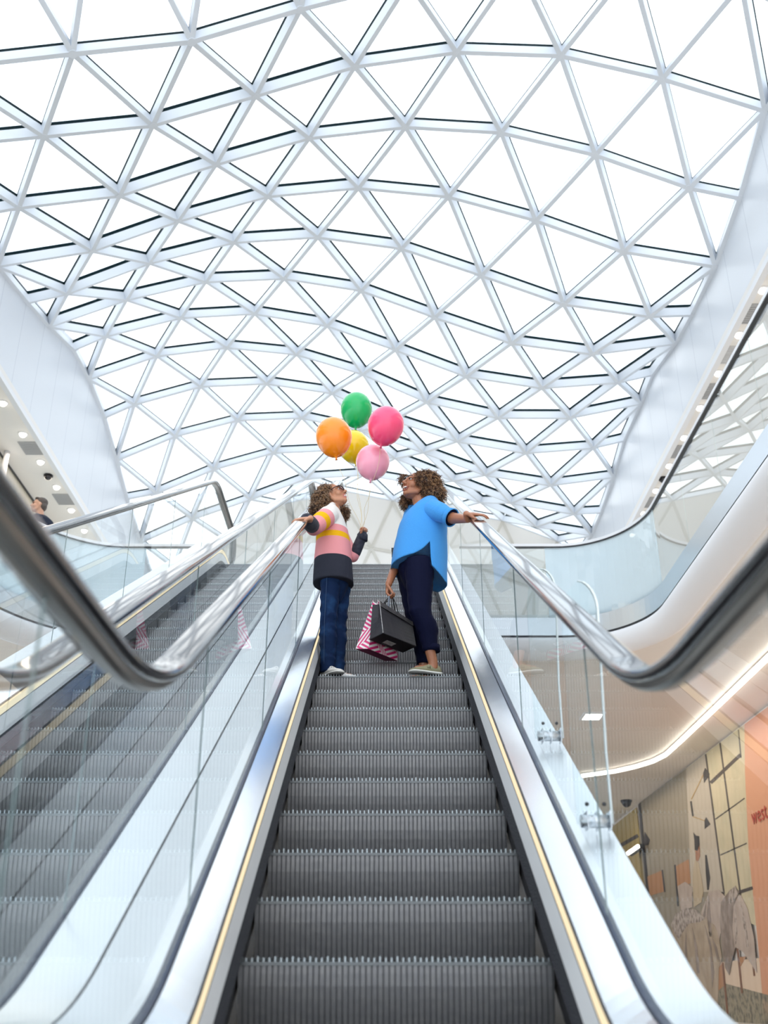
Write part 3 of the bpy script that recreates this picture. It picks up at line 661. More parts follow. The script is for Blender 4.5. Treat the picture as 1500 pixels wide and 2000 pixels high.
folds = [[(1352, 1812), (1362, 1850), (1366, 1900), (1361, 1902), (1357, 1850)], [(1376, 1806), (1388, 1840), (1395, 1900), (1391, 1930), (1386, 1850)], [(1340, 1815), (1342, 1870), (1352, 1930), (1346, 1925), (1336, 1870)], [(1390, 1830), (1400, 1850), (1406, 1880), (1400, 1872)]]
printed('bedding_fold', P_['linen3'], folds, .026)
printed('bedding_fold', P_['ruffle'], [[(1446, 1760), (1456, 1800), (1462, 1850), (1458, 1850), (1451, 1800)], [(1437, 1775), (1440, 1830), (1436, 1845), (1434, 1800)]], .026)
printed('bedding_fold', P_['linen3'], [[(1384, 1748), (1388, 1790), (1392, 1830), (1386, 1830), (1380, 1790)], [(1372, 1790), (1380, 1758), (1377, 1792)]], .022)
fc = bpy.data.curves.new('lettering', 'FONT'); fc.body = 'west'; fc.size = .62; fc.extrude = .004; fc.space_character = 1.12; fc.align_x = 'LEFT'
tmp = bpy.data.objects.new('lettering', fc); COL.objects.link(tmp)
dg = bpy.context.evaluated_depsgraph_get(); dg.update()
me = bpy.data.meshes.new_from_object(tmp.evaluated_get(dg)); bpy.data.objects.remove(tmp)
me.materials.clear(); me.materials.append(P_['text'])
lt = bpy.data.objects.new('lettering', me); COL.objects.link(lt)
p0 = atx(1470, 1611, XW - .026); p1 = atx(1499, 1596, XW - .026)
L0 = (p1 - p0).length; wid = max(v.co.x for v in me.vertices)
# letters run toward the viewer along the wall and stand upright
for v in me.vertices:
    x, y, z = v.co; v.co = V((p0.x - z, p0.y - x * (p0.y - p1.y) / wid, p0.z + y * .66))
lt.parent = mural; lt.matrix_parent_inverse = Matrix.Translation(-V(mural.location)); lt['label'] = 'dark red word west on the peach board'

def ceil_pt(px, py, z=4.71):
    p = ray(px, py); return p * (z / p.z)
st = tag(empty('strip_light', ceil_pt(1290, 1478)), 'long bent strip of white light in the lower arcade ceiling on the right', 'ceiling light')
pts = [ceil_pt(*q) for q in ((1700, 1085), (1500, 1275), (1380, 1392), (1325, 1445), (1300, 1468), (1275, 1481), (1240, 1492), (1200, 1501), (1136, 1510))]
bm = bmesh.new(); tube(bm, [p + V((0, 0, -.06)) for p in pts], .045, 10); obj('light_tube', bm, M['led_white'], st, smooth=True)
bm = bmesh.new(); tube(bm, [p + V((0, 0, -.035)) for p in pts], .032, 10); obj('housing', bm, M['cornice'], st, smooth=True)
s2 = tag(empty('strip_light', ceil_pt(1237, 1656, 3.0)), 'short bright strip light low at the far end of the arcade, beside the deck edge', 'ceiling light')
a, b = atx(1226, 1667, XW - .30), atx(1246, 1653, XW - .30)
bm = bmesh.new(); tube(bm, [a, b], .05, 10); obj('light_tube', bm, M['led_white'], s2)
bm = bmesh.new(); tube(bm, [a + V((.1, 0, 0)), b + V((.1, 0, 0))], .07, 10); tube(bm, [(a+b)/2, (a+b)/2 + V((.305, 0, 0))], .03, 8); obj('bracket', bm, M['black'], s2)
p = ceil_pt(1223, 1563, 4.72); dome(p.x, p.y, 4.72, 'black dome camera on the lower arcade ceiling beside the printed hoarding', .13)
p = ceil_pt(1157, 1397, 4.72)
dl = tag(empty('recessed_light', p), 'square warm recessed light in the lower ceiling behind the glass barrier panel', 'ceiling light')
bm = bmesh.new(); box(bm, (p.x - .16, p.y - .22, 4.69), (p.x + .16, p.y + .22, 4.715)); obj('light_lens', bm, M['led_white'], dl)
bm = bmesh.new()
for q in ((-.2, -.26, .2, -.22), (-.2, .22, .2, .26), (-.2, -.22, -.16, .22), (.16, -.22, .2, .22)): box(bm, (p.x + q[0], p.y + q[1], 4.685), (p.x + q[2], p.y + q[3], 4.715))
obj('light_frame', bm, M['cornice'], dl)

# ---------------------------------------------------------------- people
H = dict(
  skin_g=mat('warm_brown_skin', (.50, .235, .135), .45, sss=.15), skin_w=mat('brown_skin', (.36, .145, .075), .4, sss=.12), skin_m=mat('light_skin', (.60, .33, .22), .5, sss=.15),
  lip_g=mat('lips_rose', (.50, .15, .13), .4), lip_w=mat('lips_dark_rose', (.33, .085, .065), .4), mouth=mat('open_mouth', (.05, .008, .008), .5), teeth=mat('teeth', (.85, .82, .76), .3),
  eye=mat('eye_white', (.8, .78, .75), .3), iris=mat('iris_dark', (.015, .008, .006), .2), brow=mat('brow_dark', (.035, .018, .012), .8), nail=mat('fingernail', (.62, .36, .30), .3),
  white=mat('cream_wool', (.80, .78, .74), .9, sheen=.3, bump=(160, .25)), pink=mat('pink_wool', (.80, .34, .36), .9, sheen=.3, bump=(160, .25)), yellow=mat('mustard_wool', (.84, .47, .015), .9, sheen=.3, bump=(160, .25)),
  char=mat('charcoal_wool', (.030, .032, .047), .9, sheen=.3, bump=(160, .25), noise_mix=((.05, .052, .068), 40, .35, .7)),
  jeans=mat('indigo_denim', (.0045, .017, .060), .8, spec=.15, bump=(14, .6), noise_mix=((.015, .055, .15), 9, .5, .75)), stitch=mat('denim_stitch', (.03, .065, .14), .8),
  blue=mat('sky_blue_wool', (.062, .31, .74), .85, sheen=.35, bump=(90, .3)), hemline=mat('blue_hem_stitch', (.04, .22, .58), .85), navy=mat('navy_trousers', (.003, .0045, .023), .8, spec=.12, bump=(10, .3)),
  olive=mat('olive_canvas', (.27, .255, .155), .85, bump=(150, .2)), sole=mat('white_rubber_sole', (.80, .79, .76), .5), sneaker=mat('white_leather_sneaker', (.78, .76, .73), .5), silver=mat('metallic_heel_panel', (.45, .42, .38), .35, .7),
  hair1=mat('dark_brown_hair', (.045, .022, .012), .6), hair2=mat('brown_hair', (.135, .062, .028), .5), hair3=mat('golden_brown_hair', (.34, .185, .085), .45), hair4=mat('ash_brown_hair', (.29, .19, .12), .5),
  grey_hair=mat('grey_brown_hair', (.085, .065, .055), .6), frame=mat('tortoiseshell_frame', (.03, .008, .010), .2), lens=glass_mat('spectacle_lens', (.93, .85, .9), 1.5, 1.2),
  coat=mat('navy_coat', (.008, .012, .03), .9), shirt=mat('pale_blue_shirt', (.50, .55, .68), .8), ring=mat('silver_wire', (.6, .6, .6), .2, 1.0), strap=mat('black_leather', (.012, .012, .014), .45))

def stripes(name, a, b, stops, wool=(160, .25)):        # wool dyed in bands along the line a-b: (position 0..1, colour)
    m = mat(name, (.8, .8, .8), .9, spec=.12, bump=wool); N = m.node_tree.nodes; L = m.node_tree.links
    ax = (b - a); t = N.new('ShaderNodeTexCoord'); s = N.new('ShaderNodeVectorMath'); s.operation = 'SUBTRACT'; s.inputs[1].default_value = a
    d = N.new('ShaderNodeVectorMath'); d.operation = 'DOT_PRODUCT'; d.inputs[1].default_value = ax / ax.length_squared
    L.new(t.outputs['Object'], s.inputs[0]); L.new(s.outputs[0], d.inputs[0])
    r = N.new('ShaderNodeValToRGB'); r.color_ramp.interpolation = 'CONSTANT'; e = r.color_ramp.elements
    while len(e) < len(stops): e.new(.5)
    for k, (pos, c) in enumerate(stops): e[k].position = pos; e[k].color = (*c, 1)
    L.new(d.outputs['Value'], r.inputs['Fac']); L.new(r.outputs['Color'], N['Principled BSDF'].inputs['Base Color']); return m
WH, PK, YL, CH = (.80, .78, .74), (.80, .32, .34), (.84, .45, .012), (.033, .035, .050)
def head_shapes(bm, c, f, u, k=1.0):
    s = f.cross(u).normalized(); ax = (s, f, u)
    P = lambda a, b, d: c + s*(a*k) + f*(b*k) + u*(d*k)
    E = lambda p, r: ell(bm, P(*p), ax, tuple(q*k for q in r), nu=20, nv=14)
    E((0, -.015, .035), (.076, .094, .086)); E((0, .025, -.03), (.060, .067, .085)); E((0, .030, -.075), (.050, .054, .042)); E((0, .072, -.102), (.023, .022, .020))
    for q in (-1, 1):
        E((.034*q, .056, -.032), (.032, .032, .032)); E((.076*q, -.006, -.014), (.009, .018, .031)); E((.011*q, .099, -.033), (.010, .010, .008)); limb(bm, [P(.060*q, -.01, -.035), P(.050*q, .012, -.075), P(.02*q, .06, -.098)], [.020*k, .020*k, .018*k])
    limb(bm, [P(0, .088, .018), P(0, .102, -.006), P(0, .114, -.027)], [.009*k, .010*k, .0125*k])
    limb(bm, [P(-.042, .070, .030), P(0, .085, .026), P(.042, .070, .030)], [.010*k, .012*k, .010*k])
    limb(bm, [P(-.022, .086, -.057), P(0, .098, -.058), P(.022, .086, -.057)], [.005*k, .0075*k, .005*k], 8)
    limb(bm, [P(-.019, .083, -.078), P(0, .095, -.080), P(.019, .083, -.078)], [.005*k, .008*k, .005*k], 8)
    return P
def hand_shapes(bm, wrist, d, n, thumb_side, curl, k=1.0, spread=.04, thumb=None, wr=.026):
    """wrist point, finger direction, palm normal, +1/-1 side of the thumb, bend per joint in degrees; fingers bend toward the palm normal"""
    d = d.normalized(); n = (n - d*n.dot(d)).normalized(); s = d.cross(n).normalized() * thumb_side
    tips = []
    for i, (off, L, r) in enumerate(((.030, .074, .0092), (.010, .083, .0095), (-.010, .077, .0090), (-.028, .060, .0080))):
        b0 = wrist + s*(off*.55*k); kn = wrist + d*(.088*k) + s*(off*k)
        limb(bm, [b0, b0.lerp(kn, .5) - n*(.002*k), kn], [.0135*k, .0125*k, .0105*k], 10)
        dd = (d + s*(spread*(off/.03))).normalized(); p = kn; pts = [p]; rad = [r*1.05*k]
        cs = curl[i] if isinstance(curl[0], (list, tuple)) else curl
        ang = 0
        for j, fr in enumerate((.44, .31, .25)):
            ang += R(cs[j]); q = dd*math.cos(ang) + n*math.sin(ang)
            p = p + q*(L*fr*k); pts.append(p); rad.append(r*(1 - .12*(j+1))*k)
        limb(bm, pts, rad, 10); tips.append((pts[-1], q))
    tb = wrist + d*(.022*k) + s*(.026*k); t = thumb or (.62, .55, .35)
    tdir = (d*t[0] + s*t[1] + n*t[2]).normalized(); t2 = (d*(t[0] + .35) + s*(t[1] - .3) + n*(t[2] + .1)).normalized()
    p1 = tb + tdir*(.040*k); p2 = p1 + (tdir*.4 + t2*.6).normalized()*(.032*k); p3 = p2 + t2*(.024*k)
    limb(bm, [wrist + s*(.008*k), tb, p1, p2, p3], [.016*k, .0145*k, .0118*k, .0102*k, .0082*k], 10)
    ell(bm, wrist + d*(.05*k) + n*(.004*k), (s, d, n), (.036*k, .05*k, .0135*k))
    return s, tips
def paint(bm, rules):                    # rules: list of (material index, test(point)); first match wins
    for f in bm.faces:
        c = f.calc_center_median()
        for mi, t in rules:
            if t(c): f.material_index = mi; break
def seg_d(p, a, b):
    ab = b - a; t = max(0, min(1, (p - a).dot(ab) / max(ab.length_squared, 1e-9))); return (p - a - ab*t).length, t
def ring_xy(c, a, b, n=28, dz=None, tilt=0.0, p=2.0):
    out = []
    for i in range(n):
        t = 2*math.pi*i/n; ct, st = math.cos(t), math.sin(t)
        x = math.copysign(abs(ct)**(2/p), ct)*a; y = math.copysign(abs(st)**(2/p), st)*b
        out.append(V((c.x + x, c.y + y, c.z + x*tilt + (dz(ct, st) if dz else 0))))
    return out
def pix_rings(rows, Y, n=28, dz=None, p=2.2):      # rows: (py, left px, right px, half depth[, y shift])
    out = []
    for i, r in enumerate(rows):
        a, b = at(r[1], r[0], Y), at(r[2], r[0], Y); c = (a + b)/2; c.y += r[4] if len(r) > 4 else 0
        out.append(ring_xy(c, (b - a).length/2, r[3], n, dz if i == 0 else None, p=p))
    return out
def curls(bm, centres, count, mats_n, L=(.03, .055), rad=(.007, .012), tr=.0022, keep=None, weights=None, droop=.35):
    """short corkscrew locks growing out of a set of ellipsoids (centre, radii)"""
    made = 0; tries = 0
    while made < count and tries < count*8:
        tries += 1
        c, r = random.choices(centres, weights=[q[1].x*q[1].z for q in centres])[0]
        z = random.uniform(-1, 1); t = random.uniform(0, 2*math.pi); w = math.sqrt(1 - z*z)
        nrm = V((w*math.cos(t), w*math.sin(t), z)); p = c + V((nrm.x*r.x, nrm.y*r.y, nrm.z*r.z))*random.uniform(.8, 1.0)
        inside = any(sum(((p[i] - c2[i])/(r2[i]*.86))**2 for i in range(3)) < .82 for c2, r2 in centres if c2 is not c)
        if inside or (keep and not keep(p, nrm)): continue
        d = (nrm*(1 - droop) + V((random.uniform(-.5, .5), random.uniform(-.5, .5), -droop - random.random()*.4))).normalized()
        s, u = frame(d); ln = random.uniform(*L); q = random.uniform(*rad); ph = random.uniform(0, 6.3); turns = random.uniform(1.2, 2.2); m = 9
        pts = [p + d*(ln*i/m) + (s*math.cos(ph + 6.283*turns*i/m) + u*math.sin(ph + 6.283*turns*i/m))*q*(1 - .35*i/m) for i in range(m + 1)]
        tube(bm, pts, [tr*(1 - .5*i/m) for i in range(m + 1)], 4, mi=random.choices(range(mats_n), weights=weights)[0], caps=False)
        made += 1
def child(name, bm, mats, par, label=None, smooth=True):
    o = obj(name, bm, mats, par, smooth=smooth)
    if label: o['label'] = label
    return o

# ---- the girl with the balloons
GY = 7.62
girl = tag(empty('person', (at(655, 1312, GY).x, GY, Z0S + .4*T30*9 + .012)), 'girl in glasses and striped jumper holding balloon strings, one hand on the handrail', 'person')
gz = girl.location.z
hip_n, hip_f = at(646, 1135, GY - .07), at(668, 1135, GY + .09)
kn_n, kn_f = at(641, 1222, GY - .07), at(661, 1222, GY + .08)
an_n = V((at(640, 1300, GY - .06).x, GY - .055, gz + .085)); an_f = V((at(659, 1300, GY + .07).x, GY + .06, gz + .085))
sh_n, sh_f = at(640, 1006, GY - .16), at(648, 1004, GY + .17)
el_n, wr_n = at(613, 1031, 7.30), at(603, 1019, 7.02)
el_f, wr_f = at(689, 1087, GY + .14), at(707, 1052, GY + .12)
hg_c = at(651, 969, GY); gf = V((.82, -.36, .43)).normalized(); gs0 = gf.cross(V((0,0,1))).normalized(); gu = gs0.cross(gf).normalized()
bm = bmesh.new()
GP = head_shapes(bm, hg_c, gf, gu, .98)
limb(bm, [hg_c - gf*.03 - gu*.06, at(652, 1000, GY), at(652, 1012, GY)], [.052, .054, .07])
loft(bm, pix_rings([(1140, 620, 684, .13), (1100, 622, 680, .13), (1050, 624, 676, .13), (1015, 632, 668, .14), (1000, 642, 662, .08)], GY))
for a, b, c in ((hip_n, kn_n, an_n), (hip_f, kn_f, an_f)):
    limb(bm, [a, b, c, c + V((0, 0, -.05)), c + V((.10, -.03, -.06))], [.070, .048, .034, .032, .026])
limb(bm, [sh_n, el_n, wr_n], [.05, .036, .026]); limb(bm, [sh_f, el_f, wr_f], [.05, .036, .026])
# near hand lies over the left handrail
rail = V((XC1 - .66, 6.87, yz_at(HR, 6.87) + .033))
hand_shapes(bm, wr_n.lerp(rail + V((.075, .03, .022)), .75), V((-.97, -.12, -.12)), V((0, .5, -.86)), 1, [(8, 32, 34), (4, 30, 34), (4, 30, 34), (6, 32, 34)], .93, thumb=(.55, .55, .25))
limb(bm, [wr_n, wr_n.lerp(rail + V((.075, .03, .022)), .75)], [.026, .024])
# far hand closed round the strings
fist = at(708, 1045, GY + .12)
hand_shapes(bm, wr_f, V((.12, -.1, 1)), V((.62, -.75, 0)), -1, (72, 88, 52), .88, thumb=(.55, .35, .75))
body = fuse(bm, .0045, 4)
for q in (-1, 1):
    ell(body, GP(.031*q, .0765, .008), (gs0, gf, gu), (.011, .009, .0055), 3); ell(body, GP(.0335*q, .082, .009), (gs0, gf, gu), (.006, .004, .006), 4)
    tube(body, [GP(.014*q, .094, .028), GP(.03*q, .091, .034), GP(.047*q, .078, .028)], [.003, .004, .002], 6, mi=5)
lipU = (GP(-.022, .086, -.057), GP(.022, .086, -.057)); lipL = (GP(-.019, .083, -.078), GP(.019, .083, -.078))
ell(body, GP(0, .093, -.067), (gs0, gf, gu), (.019, .009, .0062), 2)
cu, cl = GP(0, .100, -.058), GP(0, .097, -.080)
for f in body.faces:
    if f.material_index: continue
    p = f.calc_center_median(); d1 = min(seg_d(p, lipU[0], cu)[0], seg_d(p, cu, lipU[1])[0]); d2 = min(seg_d(p, lipL[0], cl)[0], seg_d(p, cl, lipL[1])[0])
    if min(d1, d2) < .0072: f.material_index = 1
for f in body.faces: f.smooth = True
child('body', body, [H['skin_g'], H['lip_g'], H['teeth'], H['eye'], H['iris'], H['brow']], girl)
# jumper
bm = bmesh.new()
TR = [(1142, 611, 691, .185), (1128, 611.5, 690, .188), (1090, 614, 687, .178), (1062, 617, 684.5, .17), (1038, 618, 680, .165), (1018, 622, 673, .16), (1002, 631, 665, .15), (993, 640, 657, .10), (988, 643, 657, .075)]
loft(bm, pix_rings(TR, GY, 36))
sph(bm, sh_n + V((.01, .02, 0)), .082); sph(bm, sh_f, .07)
j = fuse(bm, .007, 5)
ZB = [at(650, y, 7.46).z for y in (1023, 1036, 1047, 1083)]; zlo, zhi = gz + .5, ZB[0] + .4
f01 = lambda z: (z - zlo)/(zhi - zlo)
jm = stripes('striped_wool_body', V((0, 0, zlo)), V((0, 0, zhi)), [(0, CH), (f01(ZB[3]), PK), (f01(ZB[2]), YL), (f01(ZB[1]), PK), (f01(ZB[0]), WH)])
jo = child('striped_jumper', j, jm, girl, 'cream jumper with pink and mustard stripes and charcoal hem')
bm = bmesh.new(); limb(bm, [sh_n + V((.006, .015, 0)), sh_n.lerp(el_n, .5), el_n, wr_n.lerp(el_n, .15)], [.084, .077, .064, .052], 18)
sa = sh_n; sb_ = el_n.lerp(wr_n, .3)
child('sleeve', fuse(bm, .006, 5), stripes('striped_wool_sleeve', sa, sb_, [(0, WH), (.14, PK), (.34, YL), (.54, PK)]), jo)
bm = bmesh.new(); limb(bm, [sh_f, sh_f.lerp(el_f, .5), el_f, el_f.lerp(wr_f, .14)], [.06, .054, .050, .048], 16)
child('sleeve', fuse(bm, .006, 5), H['pink'], jo)
bm = bmesh.new(); limb(bm, [el_f.lerp(wr_f, .22), el_f.lerp(wr_f, .6), wr_f + V((.004, -.006, .03))], [.050, .045, .040], 16)
child('forearm_sleeve', fuse(bm, .006, 5), H['char'], jo)
bm = bmesh.new(); ax_ = (rail + V((.05, .05, .03)) - el_n).normalized(); c0 = el_n.lerp(wr_n, .40)
limb(bm, [c0, c0.lerp(wr_n, .5), wr_n + V((-.012, -.02, .004))], [.060, .060, .054], 18)
child('cuff', fuse(bm, .006, 4), H['char'], jo)
bm = bmesh.new(); tube(bm, [wr_f + V((0, 0, -.02)), wr_f + V((.004, -.006, .035))], [.046, .044], 16)
child('cuff', bm, H['char'], jo)
# jeans with crumpled knees
bm = bmesh.new()
def leg_rings(pts):
    rings = []
    for i, (c, a, b) in enumerate(pts): rings.append(ring_xy(c, a, b, 20))
    return rings
def leg(bm, hip, knee, ank, rh, rk, ra, hem):
    pts = []
    N = 26
    for i in range(N + 1):
        t = i/N; c = hip.lerp(knee, t*2) if t < .5 else knee.lerp(ank, t*2 - 1)
        r = rh + (rk - rh)*min(1, t*2) if t < .5 else rk + (ra - rk)*(t*2 - 1)
        wr = .0032*math.sin(i*2.4) * (1 if .36 < t < .72 or t > .86 else .25) + .008*math.exp(-((t - .66)/.1)**2)
        pts.append((c + V((.004*math.sin(i*1.9), 0, 0)), r + wr, r*1.02 + wr))
    for p in pts[1:]: pass
    rings = leg_rings(pts); rings[-1] = [V((p.x, p.y, hem)) for p in rings[-1]]
    for r_ in rings:
        for k_, p in enumerate(r_): p.z += .006*math.sin(k_*.9)
    loft(bm, rings)
leg(bm, hip_n + V((0, 0, .06)), kn_n, an_n, .083, .064, .058, gz + .035)
leg(bm, hip_f + V((0, 0, .06)), kn_f, an_f, .083, .062, .057, gz + .035)
loft(bm, pix_rings([(1178, 648, 664, .04), (1164, 640, 672, .07), (1135, 624, 684, .14)], GY + .01))
jb = fuse(bm, .006, 3)
jn = child('jeans', jb, H['jeans'], girl)
bm = bmesh.new()
side = []
for i in range(30):
    t = i/29; c = hip_n.lerp(kn_n, t*2) if t < .5 else kn_n.lerp(an_n, t*2 - 1)
    r = .085 + (.068 - .085)*min(1, t*2) if t < .5 else .068 - .006*(t*2 - 1)
    side.append(c + V((-.026, -r - .000 - .008*math.exp(-((t - .66)/.1)**2), 0)))
tube(bm, side, .0022, 5); child('side_seam', bm, H['stitch'], jn)
def shoe(name, heel, toe_dir, L, par, up, sole, slip=False):
    d = toe_dir.normalized(); s = V((-d.y, d.x, 0)); bm = bmesh.new(); z0 = heel.z
    prof = [(0, .028, .060), (.06, .033, .075), (.28, .036, .085), (.45, .040, .070), (.62, .046, .052), (.8, .047, .040), (.93, .038, .030), (1.0, .015, .022)]
    rings = []
    for t, w, h in prof:
        c = heel + d*(t*L); rings.append([c + s*(w*math.cos(a)) + V((0, 0, .016 + (h - .016)*max(0, math.sin(a)) if math.sin(a) > 0 else .016 + .004*math.sin(a))) for a in [2*math.pi*i/16 for i in range(16)]])
    loft(bm, rings); o = child(name, bm, up, par)
    bm = bmesh.new(); rings = []
    for t, w, h in prof:
        c = heel + d*(t*(L + .014) - .007); w += .0015
        rings.append([c + s*w + V((0, 0, 0)), c + s*w + V((0, 0, .010 + .005*(1 - t))), c - s*w + V((0, 0, .010 + .005*(1 - t))), c - s*w + V((0, 0, 0))])
    loft(bm, rings); child('sole', bm, sole, o)
    return o, d, s
for nm, an, dx in (('sneaker', an_n, V((.62, -.72, 0))), ('sneaker', an_f, V((.96, -.28, 0)))):
    o, d, s = shoe(nm, V((an.x, an.y, gz)) - dx.normalized()*.065, dx, .235, girl, H['sneaker'], H['sole'])
    bm = bmesh.new()
    for k in range(4):
        c = V((an.x, an.y, gz)) + d*(.035 + .02*k) + V((0, 0, .079 - .011*k)); tube(bm, [c - s*.026 - V((0, 0, .012)), c - s*.012, c + V((0, 0, .003)), c + s*.012, c + s*.026 - V((0, 0, .012))], .0035, 6)
    child('laces', bm, H['sole'], o)
    bm = bmesh.new(); c = V((an.x, an.y, gz + .045)) - d*.045; ell(bm, c, (d, s, V((0,0,1))), (.03, .034, .026)); child('heel_panel', bm, H['silver'], o)
# glasses
bm = bmesh.new(); ln = bmesh.new()
for q in (-1, 1):
    c = GP(.034*q, .103, .004); w, h = .027, .021; tx = (gs0*1.0 + gf*(-.22*q)).normalized()
    pts = [c + tx*(w*math.copysign(abs(math.cos(a))**.6, math.cos(a))) + gu*(h*math.copysign(abs(math.sin(a))**.6, math.sin(a))) for a in [2*math.pi*i/20 for i in range(20)]]
    for i in range(20): tube(bm, [pts[i], pts[(i+1) % 20]], .0036, 6)
    tube(bm, [c + tx*(w*q) + gu*.012, GP(.079*q, .06, .014), GP(.083*q, -.01, .006)], .004, 6)
    prism(ln, pts, gf*.001)
tube(bm, [GP(-.008, .108, .008), GP(.008, .108, .008)], .0032, 6)
gl = child('glasses', bm, H['frame'], girl); child('lenses', ln, H['lens'], gl)
# hair
hb = bmesh.new(); Rg = [(hg_c - gf*.045 + gu*.045, V((.088, .105, .085))), (at(629, 978, GY), V((.078, .115, .085))), (at(620, 995, GY), V((.060, .11, .06))), (at(633, 1000, GY + .02), V((.055, .11, .06)))]
for c, r in Rg: ell(hb, c, AX, r*.93, 0)
ell(hb, at(672, 1000, GY + .16), AX, (.03, .03, .055), 0)
hb = fuse(hb, .009, 4)
Rg.append((at(672, 1002, GY + .16), V((.034, .034, .06))))
def keep_g(p, n):
    q = p - hg_c; return not (q.dot(gf) > .035 and q.dot(gu) < .075) and not (q.dot(gf) > .01 and abs(q.dot(gs0)) > .03 and q.dot(gu) < .03 and p.x < at(668, 990, GY).x)
curls(hb, Rg, 2300, 4, L=(.022, .045), rad=(.0045, .009), tr=.0026, keep=keep_g, weights=(2, 4, 3, 6))
child('curly_hair', hb, [H['hair1'], H['hair2'], H['hair3'], H['hair4']], girl)

# ---- the woman with the shopping bags
WY = 7.60
woman = tag(empty('person', (at(838, 1312, WY).x, WY, gz)), 'laughing woman in blue top and navy trousers carrying bags, hand on the right handrail', 'person')
hw_c = at(812, 951, WY); wf = V((-.76, -.58, .26)).normalized(); ws0 = wf.cross(V((0,0,1))).normalized(); wu = ws0.cross(wf).normalized()
whip_n, wkn_n, wan_n = at(822, 1118, WY - .10), at(820, 1196, WY - .15), at(845, 1282, WY - .10)
whip_f, wkn_f, wan_f = at(803, 1118, WY + .10), at(812, 1200, WY + .10), at(829, 1292, WY + .16)
wan_n.z = gz + .105; wan_f.z = gz + .105
wsh_n, wsh_f = at(848, 995, WY - .19), at(812, 1000, WY + .19)
wel_n, wwr_n = at(884, 1012, 7.31), at(914, 1014, 7.08)
wel_f, wwr_f = at(779, 1090, WY + .14), at(769, 1138, WY - .02)
bm = bmesh.new()
WP = head_shapes(bm, hw_c, wf, wu, 1.10)
limb(bm, [hw_c - wf*.03 - wu*.06, at(821, 985, WY), at(824, 998, WY)], [.055, .058, .08])
loft(bm, pix_rings([(1140, 800, 832, .10), (1110, 794, 846, .12), (1060, 792, 860, .15), (1015, 796, 862, .17), (990, 812, 852, .12)], WY))
for a, b, c, fx in ((whip_n, wkn_n, wan_n, -.12), (whip_f, wkn_f, wan_f, -.11)):
    limb(bm, [a, b, c, c + V((.005, 0, -.055)), c + V((fx, -.02, -.07))], [.085, .050, .038, .035, .028])
limb(bm, [wsh_n, wel_n.lerp(wsh_n, .3), wel_n, wwr_n], [.065, .052, .046, .030]); limb(bm, [wsh_f, wel_f], [.06, .042])
rail = V((XC1 + .66, 7.02, yz_at(HR, 7.02) + .034)); hw = rail + V((-.075, .02, .026))
limb(bm, [wwr_n, hw], [.030, .027])
hand_shapes(bm, hw, V((.97, -.14, -.10)), V((0, .5, -.86)), -1, [(4, 22, 26), (2, 20, 26), (2, 22, 28), (6, 26, 30)], 1.05, spread=.10, thumb=(.62, .5, .35))
grip = at(765, 1160, 7.50)
wwr_f = at(759, 1141, 7.52)
limb(bm, [wel_f, wwr_f], [.042, .028])
hand_shapes(bm, wwr_f, V((-.04, -.06, -1)), V((.92, -.3, 0)), 1, [(40, 70, 50), (44, 72, 50), (46, 74, 50), (48, 76, 50)], 1.04, thumb=(.75, .25, .55))
body = fuse(bm, .0045, 4)
for q in (-1, 1):
    ell(body, WP(.031*q, .079, .010), (ws0, wf, wu), (.012, .010, .0045), 3); ell(body, WP(.031*q, .0855, .0095), (ws0, wf, wu), (.0075, .0045, .0045), 4)
    tube(body, [WP(.016*q, .089, .016), WP(.031*q, .088, .018), WP(.046*q, .076, .010)], .0022, 6, mi=5)
    tube(body, [WP(.013*q, .095, .031), WP(.03*q, .093, .041), WP(.05*q, .077, .034)], [.003, .0042, .002], 6, mi=5)
ell(body, WP(0, .086, -.072), (ws0, wf, wu), (.027, .014, .017), 6); ell(body, WP(0, .092, -.064), (ws0, wf, wu), (.024, .011, .0075), 2)
lu0, lu1, luc = WP(-.031, .078, -.056), WP(.031, .078, -.056), WP(0, .100, -.054)
ll0, ll1, llc = WP(-.029, .076, -.068), WP(.029, .076, -.068), WP(0, .096, -.092)
tube(body, [lu0, WP(-.016, .094, -.053), luc, WP(.016, .094, -.053), lu1], [.002, .0035, .0042, .0035, .002], 8, mi=1)
tube(body, [lu0, WP(-.018, .090, -.086), llc, WP(.018, .090, -.086), lu1], [.002, .004, .0052, .004, .002], 8, mi=1)
for f in body.faces: f.smooth = True
child('body', body, [H['skin_w'], H['lip_w'], H['teeth'], H['eye'], H['iris'], H['brow'], H['mouth']], woman)
